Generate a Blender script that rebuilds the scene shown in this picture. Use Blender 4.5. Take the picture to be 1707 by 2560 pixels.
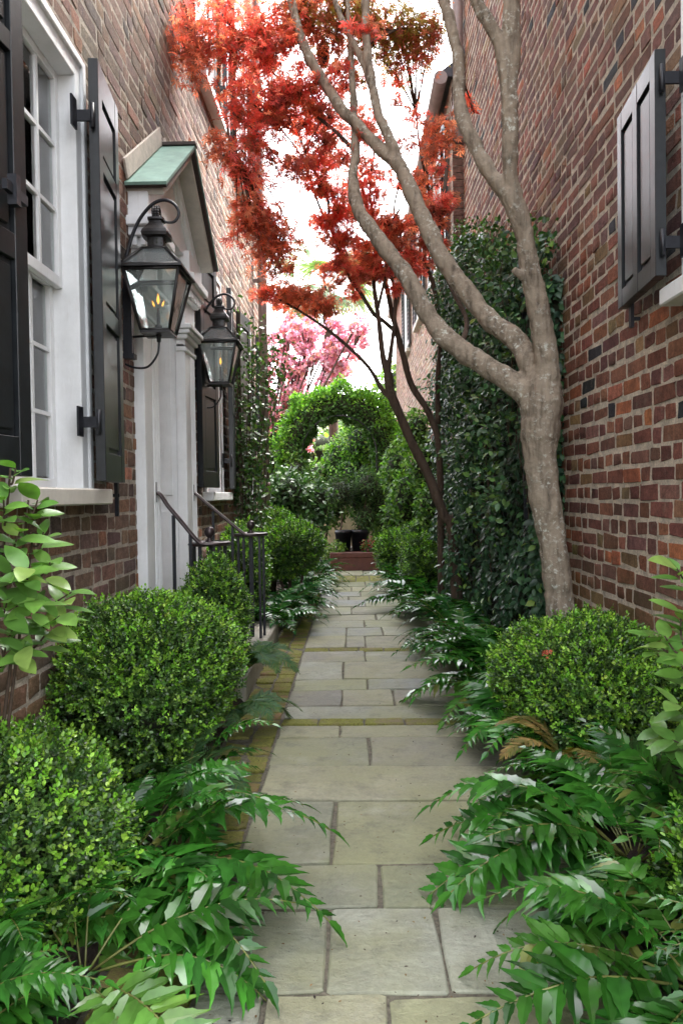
import bpy, bmesh, math, random
import numpy as np
from mathutils import Matrix, Vector
random.seed(7); RNG = np.random.default_rng(7)
R_ = math.radians
for o in list(bpy.data.objects): bpy.data.objects.remove(o)
SC = bpy.context.scene
COL = SC.collection

# ------------------------------------------------------------------ camera
CAM_H = 1.08
F = 1849.0; CX, CY = 853.5, 1280.0            # focal length and centre in photograph pixels
cam_rot = (Matrix.Rotation(R_(0.82), 3, 'Z') @ Matrix.Rotation(R_(90 - 1.24), 3, 'X') @ Matrix.Rotation(R_(-0.8), 3, 'Z'))
cd = bpy.data.cameras.new('camera'); cam = bpy.data.objects.new('camera', cd); COL.objects.link(cam)
cd.sensor_fit = 'VERTICAL'; cd.sensor_height = 36.0; cd.lens = 36.0 * F / 2560.0
cd.clip_start = 0.05; cd.clip_end = 2000
cam.matrix_world = Matrix.Translation((0, 0, CAM_H)) @ cam_rot.to_4x4()
SC.camera = cam
# ------------------------------------------------------------------ sky, sun, exposure
SUN_EL, SUN_AZ = R_(50), R_(40)               # azimuth measured from +Y towards +X
w = bpy.data.worlds.new('World'); SC.world = w; w.use_nodes = True
nt = w.node_tree; nt.nodes.clear()
sky = nt.nodes.new('ShaderNodeTexSky'); sky.sky_type = 'NISHITA'; sky.sun_disc = False
sky.sun_elevation = SUN_EL; sky.sun_rotation = SUN_AZ; sky.air_density = 1.0; sky.dust_density = 4.0
hs = nt.nodes.new('ShaderNodeHueSaturation'); hs.inputs['Saturation'].default_value = 0.22
bg = nt.nodes.new('ShaderNodeBackground'); bg.inputs['Strength'].default_value = 0.15
wo = nt.nodes.new('ShaderNodeOutputWorld')
nt.links.new(sky.outputs[0], hs.inputs['Color']); nt.links.new(hs.outputs[0], bg.inputs['Color']); nt.links.new(bg.outputs[0], wo.inputs['Surface'])
sl = bpy.data.lights.new('sun', 'SUN'); sl.energy = 1.1; sl.angle = R_(25); sl.color = (1.0, 0.96, 0.9)
sun = bpy.data.objects.new('sun', sl); COL.objects.link(sun)
sdir = Vector((math.sin(SUN_AZ) * math.cos(SUN_EL), math.cos(SUN_AZ) * math.cos(SUN_EL), math.sin(SUN_EL)))
sun.rotation_euler = (-sdir).to_track_quat('-Z', 'Y').to_euler(); sun.location = (0, 0, 20)
SC.view_settings.view_transform = 'Standard'; SC.view_settings.look = 'None'
SC.view_settings.exposure = 3.3; SC.view_settings.gamma = 1.0; SC.view_settings.use_curve_mapping = False

SC.cycles.max_bounces = 7; SC.cycles.diffuse_bounces = 4; SC.cycles.glossy_bounces = 3; SC.cycles.transmission_bounces = 4; SC.cycles.transparent_max_bounces = 6
CR = np.array(cam_rot)
def P(px, py, Y):
    "world point seen at photograph pixel (px,py) on the vertical plane at distance Y"
    d = CR @ np.array([(px - CX) / F, -(py - CY) / F, -1.0])
    t = Y / d[1]
    return np.array([d[0] * t, Y, CAM_H + d[2] * t])
def project(p):
    q = (np.asarray(p) - np.array([0, 0, CAM_H])) @ CR
    return CX + F * q[..., 0] / -q[..., 2], CY - F * q[..., 1] / -q[..., 2]

# ------------------------------------------------------------------ materials
def nodes(name):
    m = bpy.data.materials.new(name); m.use_nodes = True
    t = m.node_tree; t.nodes.clear()
    return m, t, t.nodes.new, t.links.new
def finish(t, new, link, shader, disp=None):
    o = new('ShaderNodeOutputMaterial'); link(shader, o.inputs['Surface'])
def noise(new, link, vec, scale, detail=4, rough=0.6):
    n = new('ShaderNodeTexNoise'); n.inputs['Scale'].default_value = scale; n.inputs['Detail'].default_value = detail
    n.inputs['Roughness'].default_value = rough
    if vec is not None: link(vec, n.inputs['Vector'])
    return n.outputs['Fac']
def ramp(new, link, fac, stops):
    r = new('ShaderNodeValToRGB'); e = r.color_ramp.elements
    while len(e) < len(stops): e.new(0.5)
    for k, (p, c) in enumerate(stops):
        e[k].position = p; e[k].color = (*c, 1) if len(c) == 3 else c
    link(fac, r.inputs[0]); return r.outputs[0]
def mix(new, link, fac, a, b, mode='MIX'):
    m = new('ShaderNodeMix'); m.data_type = 'RGBA'; m.blend_type = mode
    for s, v in ((0, fac), (6, a), (7, b)):
        if isinstance(v, (int, float)): m.inputs[s].default_value = v
        elif isinstance(v, tuple): m.inputs[s].default_value = (*v, 1)
        else: link(v, m.inputs[s])
    return m.outputs[2]
def bump(new, link, h, strength, dist):
    b = new('ShaderNodeBump'); b.inputs['Strength'].default_value = strength; b.inputs['Distance'].default_value = dist
    link(h, b.inputs['Height']); return b.outputs[0]
def g3(v): return (v, v, v)

def plain(name, base, rough=0.5, metal=0.0, nscale=30, amt=0.25, bmp=0.0, spec=0.5, coord='pos', stops=None):
    m, t, new, link = nodes(name)
    p = new('ShaderNodeNewGeometry').outputs['Position']
    n = noise(new, link, p, nscale, 5)
    c = ramp(new, link, n, [(0.3, tuple(x * (1 - amt) for x in base)), (0.7, tuple(min(1, x * (1 + amt)) for x in base))])
    b = new('ShaderNodeBsdfPrincipled'); link(c, b.inputs['Base Color'])
    b.inputs['Roughness'].default_value = rough; b.inputs['Metallic'].default_value = metal; b.inputs['Specular IOR Level'].default_value = spec
    if bmp: link(bump(new, link, noise(new, link, p, nscale * 2, 6), bmp, 0.01), b.inputs['Normal'])
    finish(t, new, link, b.outputs[0]); return m

def brick_mat(name, moss_top=0.75, moss=0.55):
    m, t, new, link = nodes(name)
    p = new('ShaderNodeNewGeometry').outputs['Position']
    a = new('ShaderNodeAttribute'); a.attribute_name = 'col'
    n1 = noise(new, link, p, 28, 6, 0.7); n2 = noise(new, link, p, 140, 4, 0.7)
    c = mix(new, link, 1.0, a.outputs['Color'], ramp(new, link, n1, [(0.25, g3(0.42)), (0.5, g3(0.95)), (0.75, g3(1.5))]), 'MULTIPLY')
    c = mix(new, link, 1.0, c, ramp(new, link, n2, [(0.3, g3(0.7)), (0.6, g3(1.1))]), 'MULTIPLY')
    mpv = new('ShaderNodeMapping'); mpv.inputs['Scale'].default_value = (1, 1, .22); link(p, mpv.inputs[0])
    c = mix(new, link, 1.0, c, ramp(new, link, noise(new, link, mpv.outputs[0], 2.6, 5, .65), [(.32, g3(.68)), (.5, g3(1.0)), (.7, g3(1.22))]), 'MULTIPLY')
    # lime bloom smears
    n3 = noise(new, link, p, 9, 5, 0.7)
    c = mix(new, link, ramp(new, link, n3, [(0.60, g3(0)), (0.78, g3(0.55))]), c, (0.34, 0.26, 0.20))
    # algae on the damp lowest courses, ragged edge
    sx = new('ShaderNodeSeparateXYZ'); link(p, sx.inputs[0])
    ad = new('ShaderNodeMath'); ad.operation = 'MULTIPLY_ADD'; ad.inputs[1].default_value = 1.0
    nz = new('ShaderNodeMath'); nz.operation = 'MULTIPLY'; nz.inputs[1].default_value = 0.7
    link(noise(new, link, p, 3.5, 5, 0.7), nz.inputs[0]); link(sx.outputs[2], ad.inputs[0]); link(nz.outputs[0], ad.inputs[2])
    mr = new('ShaderNodeMapRange'); mr.inputs[1].default_value = moss_top + 0.45; mr.inputs[2].default_value = moss_top - 0.1
    mr.inputs[3].default_value = 0.0; mr.inputs[4].default_value = moss; link(ad.outputs[0], mr.inputs[0])
    c = mix(new, link, mr.outputs[0], c, (0.17, 0.14, 0.045))
    b = new('ShaderNodeBsdfPrincipled'); link(c, b.inputs['Base Color']); b.inputs['Roughness'].default_value = 0.85
    b.inputs['Specular IOR Level'].default_value = 0.25
    h = new('ShaderNodeMath'); h.operation = 'ADD'; link(n1, h.inputs[0]); link(n2, h.inputs[1])
    link(bump(new, link, h.outputs[0], 1.0, 0.018), b.inputs['Normal'])
    finish(t, new, link, b.outputs[0]); return m

def mortar_mat(name, base):
    m, t, new, link = nodes(name)
    p = new('ShaderNodeNewGeometry').outputs['Position']
    n1 = noise(new, link, p, 14, 6, 0.7); n2 = noise(new, link, p, 120, 5, 0.7)
    c = ramp(new, link, n1, [(0.3, tuple(x * 0.55 for x in base)), (0.5, base), (0.72, tuple(min(1, x * 1.35) for x in base))])
    c = mix(new, link, 1.0, c, ramp(new, link, n2, [(0.25, g3(0.6)), (0.6, g3(1.1))]), 'MULTIPLY')
    b = new('ShaderNodeBsdfPrincipled'); link(c, b.inputs['Base Color']); b.inputs['Roughness'].default_value = 0.95
    b.inputs['Specular IOR Level'].default_value = 0.15
    h = new('ShaderNodeMath'); h.operation = 'MULTIPLY_ADD'; h.inputs[1].default_value = 1.6; link(n1, h.inputs[0]); link(n2, h.inputs[2])
    link(bump(new, link, h.outputs[0], 1.0, 0.02), b.inputs['Normal'])
    finish(t, new, link, b.outputs[0]); return m

def leaf_mat(name, rough=0.35, trans=0.3, spec=0.5, tcol=(1.0, 1.25, 0.35), var=0.3, nscale=0):
    m, t, new, link = nodes(name)
    a = new('ShaderNodeAttribute'); a.attribute_name = 'col'
    p = new('ShaderNodeNewGeometry').outputs['Position']
    if nscale:
        n = noise(new, link, p, nscale, 2)
        c = mix(new, link, 1.0, a.outputs['Color'], ramp(new, link, n, [(0.3, g3(1 - var)), (0.7, g3(1 + var))]), 'MULTIPLY')
    else: c = a.outputs['Color']
    b = new('ShaderNodeBsdfPrincipled'); link(c, b.inputs['Base Color']); b.inputs['Roughness'].default_value = rough
    b.inputs['Specular IOR Level'].default_value = spec
    tr = new('ShaderNodeBsdfTranslucent'); link(mix(new, link, 1.0, c, tcol, 'MULTIPLY'), tr.inputs['Color'])
    ms = new('ShaderNodeMixShader'); ms.inputs[0].default_value = trans
    link(b.outputs[0], ms.inputs[1]); link(tr.outputs[0], ms.inputs[2])
    finish(t, new, link, ms.outputs[0]); return m

def bark_mat(name, dark, mid, pale, lichen=0.5, scale=1.0):
    m, t, new, link = nodes(name)
    g = new('ShaderNodeNewGeometry'); p = g.outputs['Position']
    mp = new('ShaderNodeMapping'); mp.inputs['Scale'].default_value = (1, 1, 0.16); link(p, mp.inputs[0])
    n1 = noise(new, link, mp.outputs[0], 24 * scale, 6, 0.65)
    n2 = noise(new, link, p, 45 * scale, 5, 0.7)
    n3 = noise(new, link, p, 7 * scale, 4, 0.6)
    c = ramp(new, link, n1, [(0.28, dark), (0.5, mid), (0.75, tuple(x * 1.3 for x in mid))])
    l = new('ShaderNodeMath'); l.operation = 'MULTIPLY'; link(ramp(new, link, n2, [(0.53, g3(0)), (0.63, g3(1))]), l.inputs[0])
    link(ramp(new, link, n3, [(0.46, g3(0.04)), (0.64, g3(lichen))]), l.inputs[1])
    c = mix(new, link, l.outputs[0], c, pale)
    b = new('ShaderNodeBsdfPrincipled'); link(c, b.inputs['Base Color']); b.inputs['Roughness'].default_value = 0.85
    b.inputs['Specular IOR Level'].default_value = 0.25
    h = new('ShaderNodeMath'); h.operation = 'ADD'; link(n1, h.inputs[0]); link(n2, h.inputs[1])
    link(bump(new, link, h.outputs[0], 0.6, 0.012), b.inputs['Normal'])
    finish(t, new, link, b.outputs[0]); return m

def stone_mat(name):
    m, t, new, link = nodes(name)
    p = new('ShaderNodeNewGeometry').outputs['Position']
    a = new('ShaderNodeAttribute'); a.attribute_name = 'col'
    n1 = noise(new, link, p, 5, 6, 0.65); n2 = noise(new, link, p, 60, 5, 0.7); n3 = noise(new, link, p, 2.2, 4, 0.6)
    c = mix(new, link, 1.0, a.outputs['Color'], ramp(new, link, n1, [(0.3, g3(0.72)), (0.7, g3(1.22))]), 'MULTIPLY')
    c = mix(new, link, 1.0, c, ramp(new, link, n2, [(0.3, g3(0.85)), (0.65, g3(1.08))]), 'MULTIPLY')
    c = mix(new, link, ramp(new, link, n3, [(0.40, g3(0)), (0.66, g3(0.7))]), c, (0.25, 0.25, 0.13))
    c = mix(new, link, ramp(new, link, noise(new, link, p, 9, 6, 0.75), [(0.52, g3(0)), (0.70, g3(0.55))]), c, (0.10, 0.095, 0.075))
    c = mix(new, link, ramp(new, link, noise(new, link, p, 3.1, 6, 0.7), [(0.56, g3(0)), (0.72, g3(0.5))]), c, (0.36, 0.35, 0.30))
    # dark seed specks and pits
    v = new('ShaderNodeTexVoronoi'); v.inputs['Scale'].default_value = 34; link(p, v.inputs['Vector'])
    sp = ramp(new, link, v.outputs['Distance'], [(0.045, g3(1)), (0.075, g3(0))])
    sel = ramp(new, link, noise(new, link, p, 19, 2), [(0.45, g3(0)), (0.5, g3(0.85))])
    mm = new('ShaderNodeMath'); mm.operation = 'MULTIPLY'; link(sp, mm.inputs[0]); link(sel, mm.inputs[1])
    c = mix(new, link, mm.outputs[0], c, (0.05, 0.04, 0.03))
    b = new('ShaderNodeBsdfPrincipled'); link(c, b.inputs['Base Color'])
    rr = ramp(new, link, n1, [(0.3, g3(0.55)), (0.7, g3(0.8))]); link(rr, b.inputs['Roughness']); b.inputs['Specular IOR Level'].default_value = 0.35
    mp = new('ShaderNodeMapping'); mp.inputs['Scale'].default_value = (4, 9, 4); mp.inputs['Rotation'].default_value = (0, 0, 0.6); link(p, mp.inputs[0])
    hh = new('ShaderNodeMath'); hh.operation = 'MULTIPLY_ADD'; hh.inputs[1].default_value = 2.5
    link(noise(new, link, mp.outputs[0], 1.5, 5, 0.6), hh.inputs[0]); link(n2, hh.inputs[2])
    link(bump(new, link, hh.outputs[0], 0.5, 0.012), b.inputs['Normal'])
    finish(t, new, link, b.outputs[0]); return m

def moss_mat(name):
    m, t, new, link = nodes(name)
    p = new('ShaderNodeNewGeometry').outputs['Position']
    a = new('ShaderNodeAttribute'); a.attribute_name = 'col'
    n1 = noise(new, link, p, 7, 6, 0.7); n2 = noise(new, link, p, 110, 5, 0.7)
    ms = ramp(new, link, n2, [(0.3, (0.11, 0.118, 0.02)), (0.7, (0.31, 0.31, 0.06))])
    c = mix(new, link, ramp(new, link, n1, [(0.36, g3(0.1)), (0.52, g3(0.95))]), a.outputs['Color'], ms)
    b = new('ShaderNodeBsdfPrincipled'); link(c, b.inputs['Base Color']); b.inputs['Roughness'].default_value = 0.95
    link(bump(new, link, n2, 0.9, 0.015), b.inputs['Normal'])
    finish(t, new, link, b.outputs[0]); return m

def glass_mat(name, tint=(0.92, 0.96, 0.95), refl=1.0, haze=0.0):
    m, t, new, link = nodes(name)
    tr = new('ShaderNodeBsdfTransparent'); tr.inputs['Color'].default_value = (*tint, 1)
    gl = new('ShaderNodeBsdfGlossy'); gl.inputs['Roughness'].default_value = 0.03
    p = new('ShaderNodeNewGeometry').outputs['Position']
    bn = bump(new, link, noise(new, link, p, 9, 2), 0.06, 0.03); link(bn, gl.inputs['Normal'])
    fr = new('ShaderNodeFresnel'); fr.inputs['IOR'].default_value = 1.5
    mu = new('ShaderNodeMath'); mu.operation = 'MULTIPLY_ADD'; mu.inputs[1].default_value = refl; mu.inputs[2].default_value = 0.03; mu.use_clamp = True
    link(fr.outputs[0], mu.inputs[0])
    ms = new('ShaderNodeMixShader'); link(mu.outputs[0], ms.inputs[0]); link(tr.outputs[0], ms.inputs[1]); link(gl.outputs[0], ms.inputs[2])
    out = ms.outputs[0]
    if haze:
        d = new('ShaderNodeBsdfDiffuse'); d.inputs['Color'].default_value = (0.75, 0.8, 0.8, 1)
        m2 = new('ShaderNodeMixShader'); m2.inputs[0].default_value = haze; link(out, m2.inputs[1]); link(d.outputs[0], m2.inputs[2]); out = m2.outputs[0]
    finish(t, new, link, out); return m
def emit_mat(name, col, s):
    m, t, new, link = nodes(name)
    e = new('ShaderNodeEmission'); e.inputs['Color'].default_value = (*col, 1); e.inputs['Strength'].default_value = s
    finish(t, new, link, e.outputs[0]); return m
def soil_mat(name):
    m, t, new, link = nodes(name)
    p = new('ShaderNodeNewGeometry').outputs['Position']
    n = noise(new, link, p, 35, 6, 0.75)
    c = ramp(new, link, n, [(0.3, (0.012, 0.008, 0.005)), (0.55, (0.05, 0.03, 0.018)), (0.75, (0.11, 0.07, 0.045))])
    b = new('ShaderNodeBsdfPrincipled'); link(c, b.inputs['Base Color']); b.inputs['Roughness'].default_value = 0.95
    link(bump(new, link, n, 1.0, 0.05), b.inputs['Normal']); finish(t, new, link, b.outputs[0]); return m

def white_mat():
    m, t, new, link = nodes('white paint'); p = new('ShaderNodeNewGeometry').outputs['Position']
    mp = new('ShaderNodeMapping'); mp.inputs['Scale'].default_value = (1, 1, .12); link(p, mp.inputs[0])
    st = noise(new, link, mp.outputs[0], 38, 5, .7); n2 = noise(new, link, p, 5, 6, .7); n3 = noise(new, link, p, 90, 4, .7)
    c = ramp(new, link, n2, [(.3, (.70, .71, .71)), (.65, (.82, .83, .84))])
    c = mix(new, link, ramp(new, link, st, [(.56, g3(0)), (.74, g3(.35))]), c, (.52, .50, .46))
    c = mix(new, link, ramp(new, link, n3, [(.70, g3(0)), (.78, g3(.5))]), c, (.36, .33, .29))
    b = new('ShaderNodeBsdfPrincipled'); link(c, b.inputs['Base Color']); b.inputs['Roughness'].default_value = .5
    h = new('ShaderNodeMath'); h.operation = 'ADD'; link(st, h.inputs[0]); link(n2, h.inputs[1])
    link(bump(new, link, h.outputs[0], .25, .006), b.inputs['Normal']); finish(t, new, link, b.outputs[0]); return m
M = dict(
    brickL=brick_mat('left house brick', 0.65, 0.45), brickR=brick_mat('right house brick', 0.72, 0.75),
    mortarL=mortar_mat('left lime mortar', (0.52, 0.45, 0.375)), mortarR=mortar_mat('right lime mortar', (0.70, 0.60, 0.48)),
    white=white_mat(),
    cream=plain('stone coloured paint', (0.50, 0.47, 0.42), 0.6, nscale=14, amt=0.12, bmp=0.1),
    black=plain('black shutter paint', (0.012, 0.014, 0.016), 0.33, nscale=20, amt=0.3, bmp=0.06),
    slate=plain('shutter edge paint', (0.014, 0.016, 0.018), 0.28, nscale=20, amt=0.3),
    iron=plain('black iron', (0.012, 0.013, 0.018), 0.42, nscale=40, amt=0.3, bmp=0.1),
    bronze=plain('aged bronze rail', (0.055, 0.042, 0.042), 0.28, metal=0.6, nscale=25, amt=0.35, bmp=0.05),
    lampmetal=plain('aged lantern copper', (0.032, 0.030, 0.030), 0.4, metal=0.4, nscale=30, amt=0.4, bmp=0.15),
    patina=plain('green copper patina', (0.19, 0.31, 0.26), 0.6, nscale=9, amt=0.25, bmp=0.1),
    flash=plain('limewashed flashing', (0.42, 0.36, 0.31), 0.85, nscale=20, amt=0.2, bmp=0.3),
    darkedge=plain('dark drip edge', (0.045, 0.03, 0.026), 0.6),
    pipe=plain('brown painted downspout', (0.30, 0.23, 0.215), 0.45, nscale=8, amt=0.15, bmp=0.05),
    roof=plain('grey roof slates', (0.07, 0.07, 0.08), 0.7, nscale=12, amt=0.3, bmp=0.3),
    stone=stone_mat('flagstone'), moss=moss_mat('mossy brick'),
    joint=plain('sandy joint', (0.13, 0.115, 0.085), 0.95, nscale=60, amt=0.5, bmp=0.8),
    soil=soil_mat('mulch'),
    glass=glass_mat('window glass', (0.80, 0.85, 0.84), 1.6), lampglass=glass_mat('lantern glass', (0.93, 0.97, 0.96), 1.3, 0.07),
    curtain=plain('white curtain', (0.66, 0.66, 0.66), 0.9, nscale=6, amt=0.1), room=plain('dark room', (0.05, 0.05, 0.055), 0.9),
    flame=emit_mat('gas flame', (1.0, 0.40, 0.06), 0.32),
    boxleaf=leaf_mat('boxwood leaf', 0.30, 0.25, 0.5), fernleaf=leaf_mat('holly fern leaf', 0.2, 0.2, 0.5, tcol=(1.1, 1.2, .2), nscale=22),
    lacy=leaf_mat('lacy fern leaf', 0.6, 0.3, 0.3), camleaf=leaf_mat('camellia leaf', 0.3, 0.25, 0.5, nscale=14),
    ivyleaf=leaf_mat('ivy leaf', 0.40, 0.18, 0.45), maple=leaf_mat('maple leaf', 0.5, 0.66, 0.3, (1.35, 1.15, 0.9)),
    blossom=leaf_mat('cherry blossom', 0.7, 0.5, 0.2, (1.1, 0.9, 0.95)), treeleaf=leaf_mat('garden leaf', 0.45, 0.38, 0.35),
    core=plain('dark inner shade', (0.022, 0.026, 0.012), 0.9, nscale=60, amt=0.6),  # near-black colour standing in for shade inside foliage and lantern vents
    bark=bark_mat('smooth lichened bark', (0.070, 0.054, 0.040), (0.27, 0.22, 0.165), (0.60, 0.61, 0.54), 0.95),
    bark2=bark_mat('brown maple bark', (0.035, 0.024, 0.018), (0.085, 0.058, 0.042), (0.2, 0.17, 0.13), 0.3),
    twig=plain('twig', (0.07, 0.045, 0.03), 0.85, nscale=60), stemgreen=plain('green stem', (0.10, 0.13, 0.04), 0.6),
    straw=plain('fern stalk', (0.22, 0.22, 0.07), 0.55),
    trough=plain('oxblood painted boards', (0.13, 0.040, 0.028), 0.5, nscale=12, amt=0.3, bmp=0.15),
    pot=plain('black glazed pot', (0.012, 0.014, 0.02), 0.3), wallyellow=plain('ochre garden wall', (0.36, 0.29, 0.17), 0.9, nscale=10, amt=0.3, bmp=0.5),
    palmleaf=leaf_mat('palm leaf', 0.45, 0.3, 0.4), litter=leaf_mat('fallen bits', 0.8, 0.1, 0.2),
    leaded=plain('white vent pipe', (0.7, 0.7, 0.72), 0.4),
)

# ------------------------------------------------------------------ mesh helpers
def link_obj(name, me, mat=None, parent=None):
    if mat is not None and not me.materials: me.materials.append(mat)
    o = bpy.data.objects.new(name, me); COL.objects.link(o)
    if parent is not None:
        o.parent = parent
        if 'base' in parent: b = parent['base']; o.matrix_parent_inverse = Matrix.Translation((-b[0], -b[1], -b[2]))
    return o
def tag(o, label=None, cat=None, group=None, kind=None):
    if label: o['label'] = label
    if cat: o['category'] = cat
    if group: o['group'] = group
    if kind: o['kind'] = kind
    return o
def thing(name, loc, label, cat, group=None):
    o = bpy.data.objects.new(name, None); COL.objects.link(o); o.location = [float(v) for v in loc]; o.empty_display_size = 0.1
    o['base'] = [float(v) for v in loc]
    return tag(o, label, cat, group)
def set_col(me, col):
    a = me.color_attributes.new('col', 'FLOAT_COLOR', 'POINT')
    c = np.ones((len(me.vertices), 4), np.float32); c[:, :3] = col
    a.data.foreach_set('color', c.ravel())

class MB:
    def __init__(s): s.v = []; s.f = []; s.smooth = []
    def add(s, vs, fs, smooth=False):
        b = len(s.v); s.v += [tuple(float(c) for c in v) for v in vs]
        s.f += [tuple(i + b for i in f) for f in fs]; s.smooth += [smooth] * len(fs); return s
    def box(s, x0, x1, y0, y1, z0, z1):
        x0, x1 = min(x0, x1), max(x0, x1); y0, y1 = min(y0, y1), max(y0, y1)
        v = [(x0, y0, z0), (x1, y0, z0), (x1, y1, z0), (x0, y1, z0), (x0, y0, z1), (x1, y0, z1), (x1, y1, z1), (x0, y1, z1)]
        return s.add(v, [(0, 3, 2, 1), (4, 5, 6, 7), (0, 1, 5, 4), (1, 2, 6, 5), (2, 3, 7, 6), (3, 0, 4, 7)])
    def hexa(s, a, b):   # two quads (bottom loop, top loop) -> solid
        return s.add(list(a) + list(b), [(3, 2, 1, 0), (4, 5, 6, 7), (0, 1, 5, 4), (1, 2, 6, 5), (2, 3, 7, 6), (3, 0, 4, 7)])
    def tube(s, pts, rad, seg=8, cap=True, flat=None):
        pts = np.asarray(pts, float); n = len(pts); rad = np.broadcast_to(np.asarray(rad, float), (n,))
        tg = np.gradient(pts, axis=0); tg /= np.linalg.norm(tg, axis=1)[:, None] + 1e-12
        ref = np.array([0, 0, 1.0]) if abs(tg[0][2]) < 0.9 else np.array([1.0, 0, 0])
        u = np.cross(tg[0], ref); u /= np.linalg.norm(u); V = []
        for k in range(n):
            u = u - tg[k] * np.dot(u, tg[k]); u /= np.linalg.norm(u) + 1e-12; w2 = np.cross(tg[k], u)
            for j in range(seg):
                a = 2 * math.pi * j / seg; V.append(pts[k] + rad[k] * (math.cos(a) * u + math.sin(a) * w2))
        Fs = [(k * seg + j, k * seg + (j + 1) % seg, (k + 1) * seg + (j + 1) % seg, (k + 1) * seg + j) for k in range(n - 1) for j in range(seg)]
        s.add(V, Fs, True)
        if cap:
            b = len(s.v) - n * seg
            s.f += [tuple(b + j for j in range(seg))[::-1], tuple(b + (n - 1) * seg + j for j in range(seg))]; s.smooth += [False, False]
        return s
    def lathe(s, c, prof, seg=24, sq=0.0):
        "profile of (radius, z); sq blends the plan from circle to square"
        V = []
        for r, z in prof:
            for j in range(seg):
                a = 2 * math.pi * j / seg; ca, sa = math.cos(a), math.sin(a)
                q = 1.0 / max(abs(ca), abs(sa)); k = (1 - sq) + sq * q
                V.append((c[0] + r * k * ca, c[1] + r * k * sa, c[2] + z))
        n = len(prof)
        Fs = [(k * seg + j, k * seg + (j + 1) % seg, (k + 1) * seg + (j + 1) % seg, (k + 1) * seg + j) for k in range(n - 1) for j in range(seg)]
        s.add(V, Fs, sq < 0.5); b = len(s.v) - n * seg
        s.f += [tuple(b + j for j in range(seg))[::-1], tuple(b + (n - 1) * seg + j for j in range(seg))]; s.smooth += [False, False]
        return s
    def mesh(s, name, bevel=0.0):
        me = bpy.data.meshes.new(name); me.from_pydata(s.v, [], s.f)
        me.polygons.foreach_set('use_smooth', s.smooth); me.update()
        if bevel:
            bm = bmesh.new(); bm.from_mesh(me)
            bmesh.ops.bevel(bm, geom=[e for e in bm.edges if e.is_manifold and e.calc_face_angle(0) > 0.5], offset=bevel, segments=1, affect='EDGES')
            bm.to_mesh(me); bm.free()
        return me
    def build(s, name, mat, parent=None, bevel=0.0): return link_obj(name, s.mesh(name, bevel), mat, parent)

def catmull(pts, sub=6):
    pts = np.asarray(pts, float); n = len(pts); out = []
    for i in range(n - 1):
        p0 = pts[max(i - 1, 0)]; p1 = pts[i]; p2 = pts[i + 1]; p3 = pts[min(i + 2, n - 1)]
        for k in range(sub):
            t = k / sub
            out.append(0.5 * ((2 * p1) + (-p0 + p2) * t + (2 * p0 - 5 * p1 + 4 * p2 - p3) * t * t + (-p0 + 3 * p1 - 3 * p2 + p3) * t ** 3))
    out.append(pts[-1]); return np.array(out)

class Cloud:
    "many copies of small leaf templates joined into one mesh"
    def __init__(s): s.V = []; s.L = []; s.T = []; s.C = []; s.n = 0
    def add(s, tmpl, Mx, T, col):
        tv, tf = tmpl; k = len(T)
        if k == 0: return
        V = np.einsum('kij,vj->kvi', Mx, tv) + T[:, None, :]
        loops = np.concatenate([np.array(f) for f in tf]); tot = np.array([len(f) for f in tf])
        s.L.append((loops[None, :] + (np.arange(k) * len(tv))[:, None] + s.n).ravel()); s.T.append(np.tile(tot, k))
        s.V.append(V.reshape(-1, 3)); s.C.append(np.repeat(np.asarray(col, float).reshape(k, 3), len(tv), axis=0)); s.n += k * len(tv)
    def mesh(s, name, smooth=False):
        V = np.concatenate(s.V).astype(np.float32); L = np.concatenate(s.L).astype(np.int32); T = np.concatenate(s.T).astype(np.int32)
        me = bpy.data.meshes.new(name); me.vertices.add(len(V)); me.vertices.foreach_set('co', V.ravel())
        me.loops.add(len(L)); me.loops.foreach_set('vertex_index', L)
        me.polygons.add(len(T)); st = np.concatenate([[0], np.cumsum(T)[:-1]]).astype(np.int32)
        me.polygons.foreach_set('loop_start', st); me.polygons.foreach_set('loop_total', T)
        me.update(calc_edges=True); set_col(me, np.concatenate(s.C))
        if smooth: me.polygons.foreach_set('use_smooth', np.ones(len(T), bool))
        return me
    def build(s, name, mat, parent=None, smooth=False, kind='stuff'):
        o = link_obj(name, s.mesh(name, smooth), mat, parent)
        if kind: o['kind'] = kind
        return o
def unit(a): return a / (np.linalg.norm(a, axis=-1, keepdims=True) + 1e-9)
def frames(d, n, size):
    d = unit(d); sde = unit(np.cross(d, n)); n2 = np.cross(sde, d)
    return np.stack([sde, d, n2], axis=-1) * np.asarray(size).reshape(-1, 1, 1)
def rdir(k): return unit(RNG.normal(size=(k, 3)))
def pick(pal, k, jit=0.18, wts=None):
    pal = np.array(pal, float); wts = None if wts is None else np.array(wts) / np.sum(wts)
    c = pal[RNG.choice(len(pal), k, p=wts)]
    return np.clip(c * (1 + jit * RNG.normal(size=(k, 1))) * (1 + 0.06 * RNG.normal(size=(k, 3))), 0.002, 1)

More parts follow.
